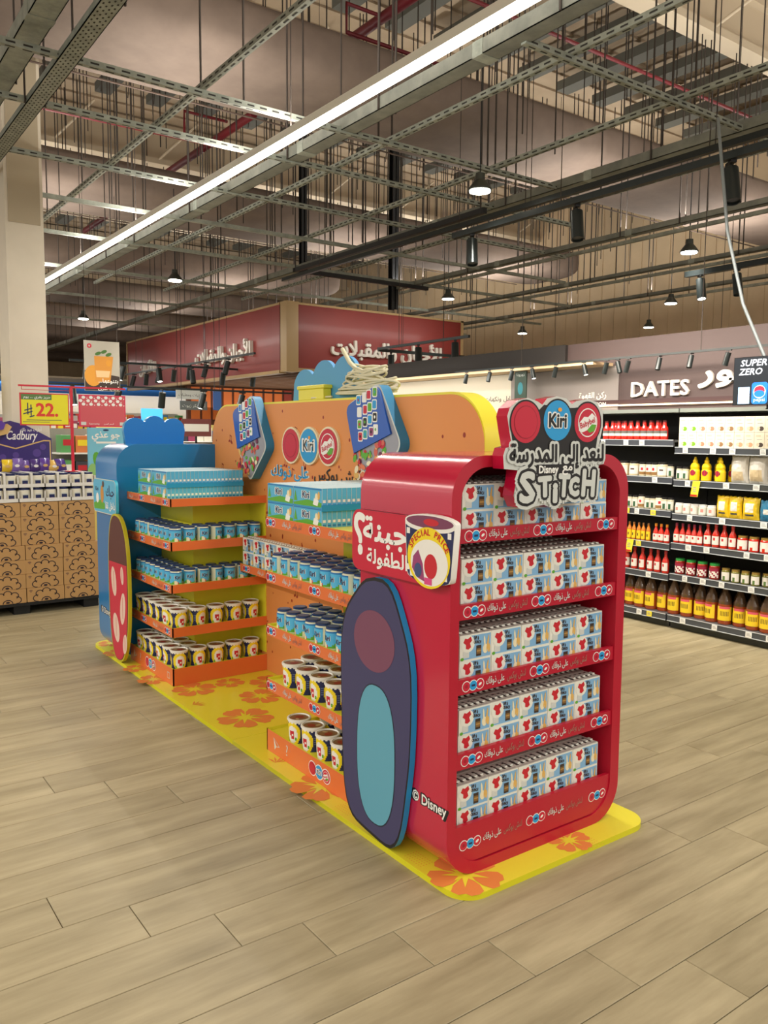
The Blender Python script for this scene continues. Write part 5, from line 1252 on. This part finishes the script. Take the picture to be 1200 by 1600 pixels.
for (x, y) in ((6.4, 12.06), (8.2, 12.06), (10.2, 12.06), (6.08, 14.8), (6.08, 18), (6.08, 19.5)): ALLRODS.tube([(x, y, 4.03), (x, y, 7.4)], .01, rod_m, 5)
area(8.3, 11.0, 3.75, 3.5, .15, 16, rot=(math.radians(62), 0, 0)); area(5.0, 15.5, 3.6, .15, 6, 24, rot=(0, math.radians(-55), 0))
# wooden slatted counter wall under the sign
mb = MB(); mb.box(6.3, 11.5, 17.5, 17.6, 0, 2.72, M('counter_brown', (92, 52, 34), .6)); wc = struct('wall_counter', mb, (6.3, 17.5, 0))
OS = M('slat_orange', (206, 110, 50), .5); RS = M('slat_red', (140, 52, 40), .5); sm_ = MB(); sm_.box(-.11, .11, -.04, 0, 1.9, 2.70, OS); s1 = sm_.mesh('slat'); sm_ = MB(); sm_.box(-.11, .11, -.04, 0, 1.9, 2.70, RS); s2_ = sm_.mesh('slat')
for k in range(17):
    p = bpy.data.objects.new('slat', s1 if k < 9 else s2_); p.location = (6.5+.29*k, 17.5, 0); COL.objects.link(p); p.parent = wc; p.matrix_parent_inverse = Matrix.Translation((-6.3, -17.5, 0))
# ================================================================ PALLET STACK AT THE LEFT
KR = M('kraft_card', (188, 146, 92), .7); KRD = M('kraft_print', (48, 34, 40), .6)
pl = thing('pallet', 'black plastic pallet carrying the brown cartons', 'pallet', (-.2, 5.9, 0))
mb = MB()
for x in (-.86, -.25, .33): mb.box(x, x+.13, 5.47, 6.37, 0, .075, DARK)
mb.box(-.88, .47, 5.44, 6.38, .075, .1, DARK); part('deck', mb, pl)
def carton_mesh():
    mb = MB(); w_, d, h = .303, .5, .121
    mb.box(0, w_, 0, d, 0, h, KR, bev=.002); F = FY(0)
    for k in range(5):
        t = math.radians(180-45*k); cx = .155+.075*math.cos(t); cz = .030+.055*math.sin(t); pts = []
        for (ra, dirn) in ((.036, 1), (.028, -1)):
            rg = range(0, 13)
            for q in (rg if dirn == 1 else reversed(rg)):
                tt = t-math.radians(105)+math.radians(210)*q/12; pts.append((cx+ra*math.cos(tt), min(h-.002, cz+ra*.85*math.sin(tt))))
        mb.poly(F, pts, KRD, .0006)
    pts = []
    for i in range(13): tt = math.pi*i/12; pts.append((.155+.042*math.cos(tt), .004+.034*math.sin(tt)))
    for i in range(12, -1, -1): tt = math.pi*i/12; pts.append((.155+.034*math.cos(tt), .004+.026*math.sin(tt)))
    mb.poly(F, pts, KRD, .0006); mb.ell(F, .155, .014, .016, .009, KRD, .0007, 14); mb.ell(F, .03, .098, .015, .008, M('kraft_print_soft', (140, 104, 76), .6), .0006, 12); mb.rect(F, .024, .036, .083, .089, M('kraft_print_soft', (140, 104, 76), .6), .0006)
    return mb.mesh('brown_carton')
CM = carton_mesh()
for r_ in range(7):
    for c in range(5):
        xo = (.147+.008 if r_ < 4 else .137)+(-.3085)*(c-0)+.008*(r_ < 4)
        if c > 3: continue
        single('brown_carton', CM, (xo+random.uniform(-.003, .003), 5.445+(0 if r_ < 4 else .01), .1005+r_*.1225), f'kraft carton with dark flower print, {NTH[c]} column from blue unit, {NTH[r_]} up from the pallet', 'carton', 'printed kraft cartons on the pallet')
# jar multipacks on top
PKW = M('multipack_white', (226, 222, 214), .5); JW = M('multi_jar', (232, 226, 208), .3)
def multi_mesh():
    mb = MB()
    for i in range(2):
        for j in range(1):
            cx, cy = .052+.103*i, .05
            mb.lathe([(0, 0), (.044, 0), (.048, .006), (.048, .095), (.04, .103)], JW, 16, (cx, cy, 0)); mb.lathe([(.043, .100), (.043, .117), (0, .117)], NAVY, 16, (cx, cy, 0)); mb.ell(FZ(.117), cx, cy, .02, .02, white, .0006, 10)
            F = FY(cy-.0485); mb.rect(F, cx-.022, cx+.022, .03, .058, NAVY, .0006); mb.rect(F, cx-.024, cx+.024, .060, .068, LG, .0006); mb.ell(F, cx, .024, .018, .008, LPK, .0006, 10)
    mb.box(-.002, .21, -.003, .004, 0, .030, PKW); mb.box(.094, .112, -.004, .10, .108, .122, PKW); mb.box(.094, .112, -.006, -.003, 0, .122, PKW); mb.box(.206, .21, -.003, .1, 0, .09, PKW); mb.box(-.002, .002, -.003, .1, 0, .09, PKW)
    return mb.mesh('jar_multipack')
MM = multi_mesh()
for ly in range(2):
    for r_ in range(4):
        for c in range(6):
            lb = f'white twin jar pack, {NTH[c]} from blue unit, {"upper" if ly else "lower"} front row on cartons' if r_ == 0 else f'white twin jar pack, {NTH[c]} from blue unit, {NTH[r_]} row back, {"upper" if ly else "lower"} layer'
            if r_ > 0 and ly == 0 and c > 4: continue
            single('jar_multipack', MM, (.245-.2135*c, 5.452+.110*r_, .9605+ly*.1235), lb, 'jar pack', 'twin jar packs on the kraft cartons')
# sign stand rising from the packs
PR = M('stand_red', (206, 30, 52), .4)
ss = thing('price_sign_stand', 'red metal stand with yellow 22 price board and crimson patterned board, on the jar packs', 'sign stand', (.31, 5.62, 1.22))
mb = MB(); mb.box(.300, .322, 5.61, 5.63, 1.205, 1.955, PR); mb.box(.25, .37, 5.575, 5.665, 1.204, 1.21, PR); part('pole', mb, ss)
mb = MB(); mb.box(-.125, .79, 5.612, 5.628, 1.940, 1.955, PR); mb.box(-.1, .30, 5.62, 5.625, 1.912, 1.916, PR); mb.box(-.1, -.096, 5.62, 5.625, 1.912, 1.945, PR); part('cross_bar', mb, ss)
mb = MB(); mb.box(-.120, .285, 5.60, 5.612, 1.608, 1.885, PR); b1 = part('price_board', mb, ss, 'yellow price board in a red frame')
F = FY(5.60); mb = MB(); mb.rect(F, -.110, .276, 1.618, 1.875, M('board_yellow', (232, 222, 30), .45)); mb.rect(F, -.110, .14, 1.828, 1.875, M('board_green', (90, 126, 66), .45), .001)
mb.text(F, 'حريز بقري ... يوم', .02, 1.842, .028, white, .0016, off=.02, wid=.22)
mb.text(F, '22.', .10, 1.690, .155, M('price_red2', (220, 60, 40), .45), .0012, off=.03, wid=.175)
for (a, b) in (((-.085, 1.735), (-.02, 1.755)), ((-.095, 1.705), (-.02, 1.728)), ((-.045, 1.68), (-.005, 1.692))):
    mb.poly(F, [(a[0], a[1]-.005), (b[0], b[1]-.005), (b[0], b[1]+.005), (a[0], a[1]+.005)], NAVY, .0012)
mb.rect(F, -.062, -.053, 1.70, 1.80, NAVY, .0014); mb.rect(F, -.036, -.027, 1.69, 1.785, NAVY, .0014); mb.rect(F, -.07, .22, 1.652, 1.657, NAVY, .0012); mb.rect(F, -.10, .12, 1.636, 1.640, NAVY, .0012)
part('board_print', mb, b1)
mb = MB(); mb.box(.370, .785, 5.60, 5.612, 1.602, 1.885, M('board_pink_edge', (214, 30, 80), .4)); b2 = part('pattern_board', mb, ss, 'crimson board with white hexagon pattern')
mb = MB(); mb.rect(F, .380, .775, 1.612, 1.875, M('board_coral', (206, 84, 92), .45))
for r_ in range(3):
    for c in range(6):
        a = .41+.066*c+(.0 if r_ % 2 == 0 else -.025); b = 1.862-.03*r_
        if a < .77: mb.ell(F, a, b, .017, .015, white, .001, 6); mb.rect(F, a+.026, a+.034, b-.012, b-.004, white, .001)
mb.text(F, 'Supersaving', .50, 1.622, .020, white, .001, wid=.09); mb.text(F, 'السعر المميز', .63, 1.622, .020, white, .001, wid=.09); mb.rect(F, .385, .43, 1.616, 1.645, LG, .001); mb.rect(F, .73, .77, 1.616, 1.645, LG, .001)
part('board_print', mb, b2)
# chocolate display behind
PUR = M('purple_board', (52, 34, 110), .45, coat=.2); PURL = M('wrapper_purple', (92, 60, 160), .35, coat=.4); GLD = M('gold_line', (214, 178, 110), .4)
cb = thing('chocolate_display', 'dark purple chocolate display board with white script name and gold line, behind the jar packs', 'display', (.1, 6.4, 0))
mb = MB(); mb.box(-1.0, .455, 6.40, 6.9, 0, 1.16, M('cabinet_lilac', (150, 140, 170), .5)); part('counter', mb, cb)
mb = MB(); mb.prism(FY(0), [(-1.0, 1.16), (.445, 1.16), (.445, 1.485), (.20, 1.62), (.06, 1.66), (-.2, 1.6), (-1.0, 1.5)], -6.92, -6.88, PUR); part('header_board', mb, cb)
F = FY(6.88); mb = MB(); mb.text(F, 'Cadbury', .165, 1.475, .125, white, .001, off=.012, wid=.29, shear=.25); mb.text(F, 'أطرف عيد بلك', .25, 1.560, .045, white, .001, off=.01, wid=.2)
for a, b in (((-.3, 1.50), (.10, 1.385)), ((.10, 1.385), (.37, 1.465)), ((.37, 1.465), (.435, 1.462)), ((.430, 1.462), (.430, 1.18))):
    d = Vector((b[0]-a[0], b[1]-a[1])).normalized(); nx, ny = -d.y*.006, d.x*.006
    mb.poly(F, [(a[0]-nx, a[1]-ny), (b[0]-nx, b[1]-ny), (b[0]+nx, b[1]+ny), (a[0]+nx, a[1]+ny)], GLD, .001)
for (a, b, q) in ((.30, 1.34, .04), (.10, 1.32, .03), (.36, 1.40, .03), (-.02, 1.30, .03)): mb.ell(F, a, b, q, q, M('purple_soft', (84, 62, 140), .5), .0006)
part('printed_name', mb, cb)
mb = MB(); mb.prism(FY(0), [(-.26, 1.46), (.02, 1.53), (.06, 1.60), (.02, 1.63), (-.26, 1.56)], -6.86, -6.82, GLD); mb.prism(FY(0), [(-.26, 1.52), (-.02, 1.575), (0, 1.63), (-.04, 1.66), (-.26, 1.61)], -6.82, -6.80, PURL); mb.text(FY(6.80), 'ALOPI', -.13, 1.575, .045, white, .001, off=.02, wid=.12, rot=.2); solo('chocolate_bar_sign', mb, 'tilted purple and gold chocolate bar cut-out at the picture edge', 'sign', o=(-.1, 6.8, 1.46))
random.seed(17)
for i, (c, lb) in enumerate([((60, 40, 120), 'dark purple'), ((228, 196, 40), 'yellow'), ((120, 96, 170), 'pale purple'), ((108, 80, 160), 'purple white-lettered'), ((70, 46, 120), 'deep purple gold-marked'), ((92, 60, 150), 'purple and gold'), ((226, 186, 90), 'gold'), ((80, 54, 140), 'violet')]):
    x = -.16+.085*i; mb = MB(); mt = M('wrap_%d' % i, c, .3, coat=.4); a = .045; h = .12+.01*(i % 3); t = random.uniform(-.2, .2)
    vs = []
    for (z, dd) in ((0, .02), (.03, .045), (h*.5, .05), (h-.03, .04), (h, .004)):
        vs += [(x-a+t*z, 6.50-dd, 1.16+z), (x+a+t*z, 6.50-dd, 1.16+z), (x+a+t*z, 6.50+dd, 1.16+z), (x-a+t*z, 6.50+dd, 1.16+z)]
    fs = [(3, 2, 1, 0), (16, 17, 18, 19)]+[(k*4+j, k*4+(j+1) % 4, k*4+4+(j+1) % 4, k*4+4+j) for k in range(4) for j in range(4)]
    mb.add(vs, fs, mt, True); mb.ell(FY(6.448), x+.01, 1.16+h*.5, .022, .014, GLD if i % 2 else white, .002, 10)
    solo('chocolate_bag', mb, f'{lb} chocolate bag standing in the row under the purple board', 'bag', 'chocolate bags', o=(x, 6.5, 1.16))
mb = MB(); mb.lathe([(0, -.25), (.12, -.22), (.21, -.12), (.24, 0), (.21, .12), (.12, .22), (0, .25)], M('balloon_cream', (238, 226, 150), .5), 28, (-.20, 7.6, 1.97)); mb.lathe([(.10, -.24), (.2, -.17), (.225, -.14)], M('balloon_teal', (60, 150, 140), .5), 28, (-.20, 7.6, 1.95)); mb.tube([(-.20, 7.6, 2.2), (-.20, 7.6, 4.1)], .003, rod_m, 4)
solo('paper_lantern', mb, 'pale yellow round hanging ball with teal base, left of the white pillar', 'lantern', o=(-.20, 7.6, 2.22))
# light blue poster board
mb = MB(); mb.box(.70, 1.06, 6.5, 6.53, 0, 1.60, M('poster_sky', (120, 194, 216), .5)); F = FY(6.5)
mb.text(F, 'جو عذي', .88, 1.50, .09, white, .001, off=.03, wid=.28); mb.rect(F, .78, .98, 1.44, 1.46, white, .001); mb.ell(F, .80, 1.26, .05, .10, GRN, .001, 14, .3); mb.ell(F, .74, 1.15, .05, .09, M('leaf_light', (140, 190, 110), .5), .0012, 14); mb.rect(F, .70, .86, .3, 1.08, M('poster_yellow', (226, 206, 110), .5), .0014); mb.ell(F, .88, 1.575, .03, .010, NAVY, .001)
solo('poster_board', mb, 'light blue poster board with white Arabic lettering, between the crimson board and the blue unit', 'poster', o=(.88, 6.5, 0))
# hanging drink banner
bn = thing('hanging_banner', 'hanging banner picturing an iced orange drink with mint, left of the red sign', 'banner', (2.24, 11, 2.96))
mb = MB(); mb.box(1.97, 2.51, 11, 11.012, 2.19, 2.95, M('banner_grey', (176, 170, 156), .6)); part('cloth', mb, bn)
F = FY(11); mb = MB(); mb.poly(F, [(1.975, 2.195), (2.505, 2.195), (2.505, 2.42), (1.975, 2.50)], M('banner_brown', (58, 46, 40), .6), .001); mb.ell(F, 2.10, 2.42, .13, .16, M('orange_fruit', (214, 148, 50), .5), .0016)
mb.poly(F, [(2.13, 2.33), (2.36, 2.33), (2.41, 2.72), (2.12, 2.72)], M('drink_amber', (206, 140, 56), .4), .002); mb.poly(F, [(2.15, 2.40), (2.34, 2.40), (2.36, 2.50), (2.14, 2.50)], M('drink_ice', (224, 190, 140), .4), .0024); mb.ell(F, 2.34, 2.62, .04, .05, M('orange_fruit', (214, 148, 50), .5), .0026)
for (a, b) in ((2.18, 2.76), (2.27, 2.79), (2.34, 2.75)): mb.ell(F, a, b, .05, .025, M('mint_leaf', (70, 110, 50), .5), .0026, 12, .4)
mb.text(F, 'بتنوعها...', 2.33, 2.32, .085, white, .003, off=.02, wid=.3); mb.text(F, 'تحب شرق', 2.33, 2.21, .085, white, .003, off=.02, wid=.32); mb.ell(F, 2.05, 2.87, .035, .035, REDP, .002, 12); mb.ell(F, 2.05, 2.87, .016, .016, M('banner_grey', (176, 170, 156), .6), .0024, 10)
part('print', mb, bn); ALLRODS.tube([(2.0, 11.006, 2.95), (2.0, 11.006, 5.4)], .004, rod_m, 4); ALLRODS.tube([(2.48, 11.006, 2.95), (2.48, 11.006, 5.4)], .004, rod_m, 4)
# small hanging signs between
for (x0, x1, y, z0, z1, mt, nm, lb, tx) in ((4.62, 5.26, 14, 2.24, 2.42, LG, 'aisle_sign', 'pale grey hanging aisle sign under the red sign corner', 'بقوليات ومعلبات'), (4.66, 5.24, 13.9, 2.02, 2.20, M('aisle_grey', (92, 98, 98), .5), 'aisle_sign', 'dark grey hanging aisle sign below the pale one', 'أرز سكر زيوت'), (5.42, 5.60, 14, 2.03, 2.46, M('aisle_blue', (70, 110, 180), .5), 'aisle_banner', 'small blue hanging banner beside the grey aisle signs', ''), (6.9, 7.6, 13, 1.93, 2.2, M('aisle_cyan', (40, 110, 170), .5), 'aisle_sign', 'blue and white striped sign behind the cloud topper', '')):
    mb = MB(); mb.box(x0, x1, y, y+.02, z0, z1, mt)
    if tx: mb.text(FY(y), tx, (x0+x1)/2, z0+.06, .08, BLK if mt is LG else LG, .001, wid=(x1-x0)*.85)
    elif x0 > 6:
        for q in range(3): mb.rect(FY(y), x0, x1, z0+.04+.08*q, z0+.07+.08*q, white, .001)
    for xx in (x0+.03, x1-.03): ALLRODS.tube([(xx, y+.01, z1-.01), (xx, y+.01, 7.4 if x0 < 6 else 2.75)], .006, black, 4)
    solo(nm, mb, lb, 'sign', o=(x0, y, z1))
rail('black rail over the far aisle between pillar and red sign', (2.6, 14.1), (7.6, 14.1), 2.88, [(2.9+.7*k, 14.1) for k in range(6)], .02, 'along the far aisle rail', (1, 2))
rail('second black rail over the far aisle, lower', (1.6, 11.8), (6.0, 11.8), 2.30, [(2.0+.75*k, 11.8) for k in range(5)], .016, 'along the lower far aisle rail', (0, 3))
# ================================================================ far aisle units with mixed goods (left and centre background)
random.seed(77)
PALET = [(206, 60, 50), (230, 190, 60), (70, 130, 190), (90, 160, 90), (230, 226, 210), (210, 120, 60), (150, 60, 90), (60, 60, 70), (240, 150, 60)]
PCN = ['red', 'yellow', 'blue', 'green', 'cream', 'orange', 'plum', 'charcoal', 'amber']
def far_unit(label, x0, x1, y, h, nsh, where, base=(150, 146, 138), z0=.1):
    u = thing('aisle_shelving', label, 'shelf unit', (x0, y, 0)); mb = MB(); mb.box(x0, x1, y+.38, y+.42, 0, h, M('far_back_%d' % base[0], base, .6)); part('back_panel', mb, u)
    zs = [z0+(h-z0)*k/nsh for k in range(nsh)]
    for k, z in enumerate(zs):
        mb = MB(); mb.box(x0, x1, y, y+.38, z-.02, z, white); part('shelf', mb, u)
        if z < .85 and y > 7: continue
        x = x0+.04; npk = -1
        while x < x1-.1:
            wv = random.uniform(.10, .17); hh = (h-z0)/nsh*random.uniform(.6, .85); c = random.choice(PALET)
            mb = MB(); mb.box(x, x+wv, y+.04, y+.28, z+.0005, z+hh, M('goods_%d_%d' % (c[0], c[1]), c, .45), bev=.004); mb.rect(FY(y+.04), x+wv*.15, x+wv*.85, z+hh*.4, z+hh*.75, random.choice((white, TUBY, BRED)), .001)
            npk += 1; solo('packet', mb, f'{PCN[PALET.index(c)]} packet, {NTH[npk]} on the {NTH[k]} shelf up, {where}', 'packet', f'packets on the {where}', o=(x, y, z)); x += wv+.015
far_unit('low white shelving of coloured packets seen right of the chocolate display', .95, 1.75, 8.6, 1.60, 5, 'shelving beside the chocolate display')
far_unit('yellow and red goods shelving behind the blue unit topper', 2.9, 5.9, 13.2, 1.72, 5, 'shelving behind the blue unit topper', (216, 196, 110))
far_unit('tall goods shelving before the ivory shop front', 3.3, 6.6, 18.5, 2.05, 5, 'tall shelving before the ivory shop front', (200, 196, 180), .8)
far_unit('goods shelving far behind the pillar', 1.2, 3.2, 15.5, 1.9, 5, 'far shelving behind the pillar')
far_unit('goods shelving left of the pillar', -.9, .1, 8.6, 1.6, 5, 'shelving left of the pillar')
mb = MB(); mb.box(3.55, 3.95, 13.0, 13.03, 1.70, 2.0, M('far_screen_blue', (60, 150, 220), .4, emit=.8)); mb.box(3.72, 3.78, 13.03, 13.06, 0, 1.72, black); solo('blue_screen', mb, 'small glowing blue screen above the blue unit topper', 'screen', o=(3.75, 13, 1.7))
for i, (x, y, w_, z0, z1, c, lb) in enumerate([(2.55, 10.0, .34, 1.25, 1.62, (226, 218, 90), 'small yellow offer board behind the blue unit'), (3.35, 10.6, .5, 1.5, 1.78, (120, 60, 60), 'dark red offer board behind the blue unit topper')]):
    mb = MB(); mb.box(x, x+w_, y, y+.02, z0, z1, M('offer_%d' % i, c, .5)); mb.rect(FY(y), x+.04, x+w_-.04, z0+.08, z0+.2, white, .001); mb.box(x+w_/2-.015, x+w_/2+.015, y+.02, y+.04, 0, z1, black); solo('offer_board', mb, lb, 'sign', o=(x, y, 0))
# pale shop front at the far end with a lit canopy
mb = MB(); mb.box(1.5, 10.5, 22.0, 22.1, 0, 3.1, M('shop_ivory', (226, 214, 190), .6)); ws2 = struct('wall_shop', mb, (1.5, 22, 0))
mb = MB(); mb.box(1.5, 10.5, 21.2, 22.0, 2.9, 3.0, M('shop_grey', (150, 146, 140), .6)); mb.box(1.5, 10.5, 21.2, 21.26, 2.6, 2.9, M('shop_blue', (40, 110, 190), .5)); part('canopy', mb, ws2)
mb = MB(); mb.box(1.6, 10.4, 21.5, 21.6, 2.88, 2.9, M('shelf_glow2', (255, 240, 215), .4, emit=2.5)); part('canopy_light', mb, ws2, 'glowing light strip under the canopy')
area(5.5, 21.3, 2.85, 8, .3, 80)
area(4, 15.8, 2.7, 4, .3, 60); area(1.2, 9.5, 2.8, 2, .3, 20)  # fill lights added for the background aisles, without lamp bodies
area(8.2, 15.5, 2.2, 3.5, 4.5, 60, rot=(UP, 0, 0)); area(3.5, 12.2, 2.7, 3.5, .2, 60); area(4.0, 24, 3.8, 6, .3, 150)  # up-light added to brighten the sign soffit, then more background fill

solo('hanger_rods', ALLRODS, 'hundreds of thin dark rods hanging from the roof over the whole hall', 'rods', kind='stuff')
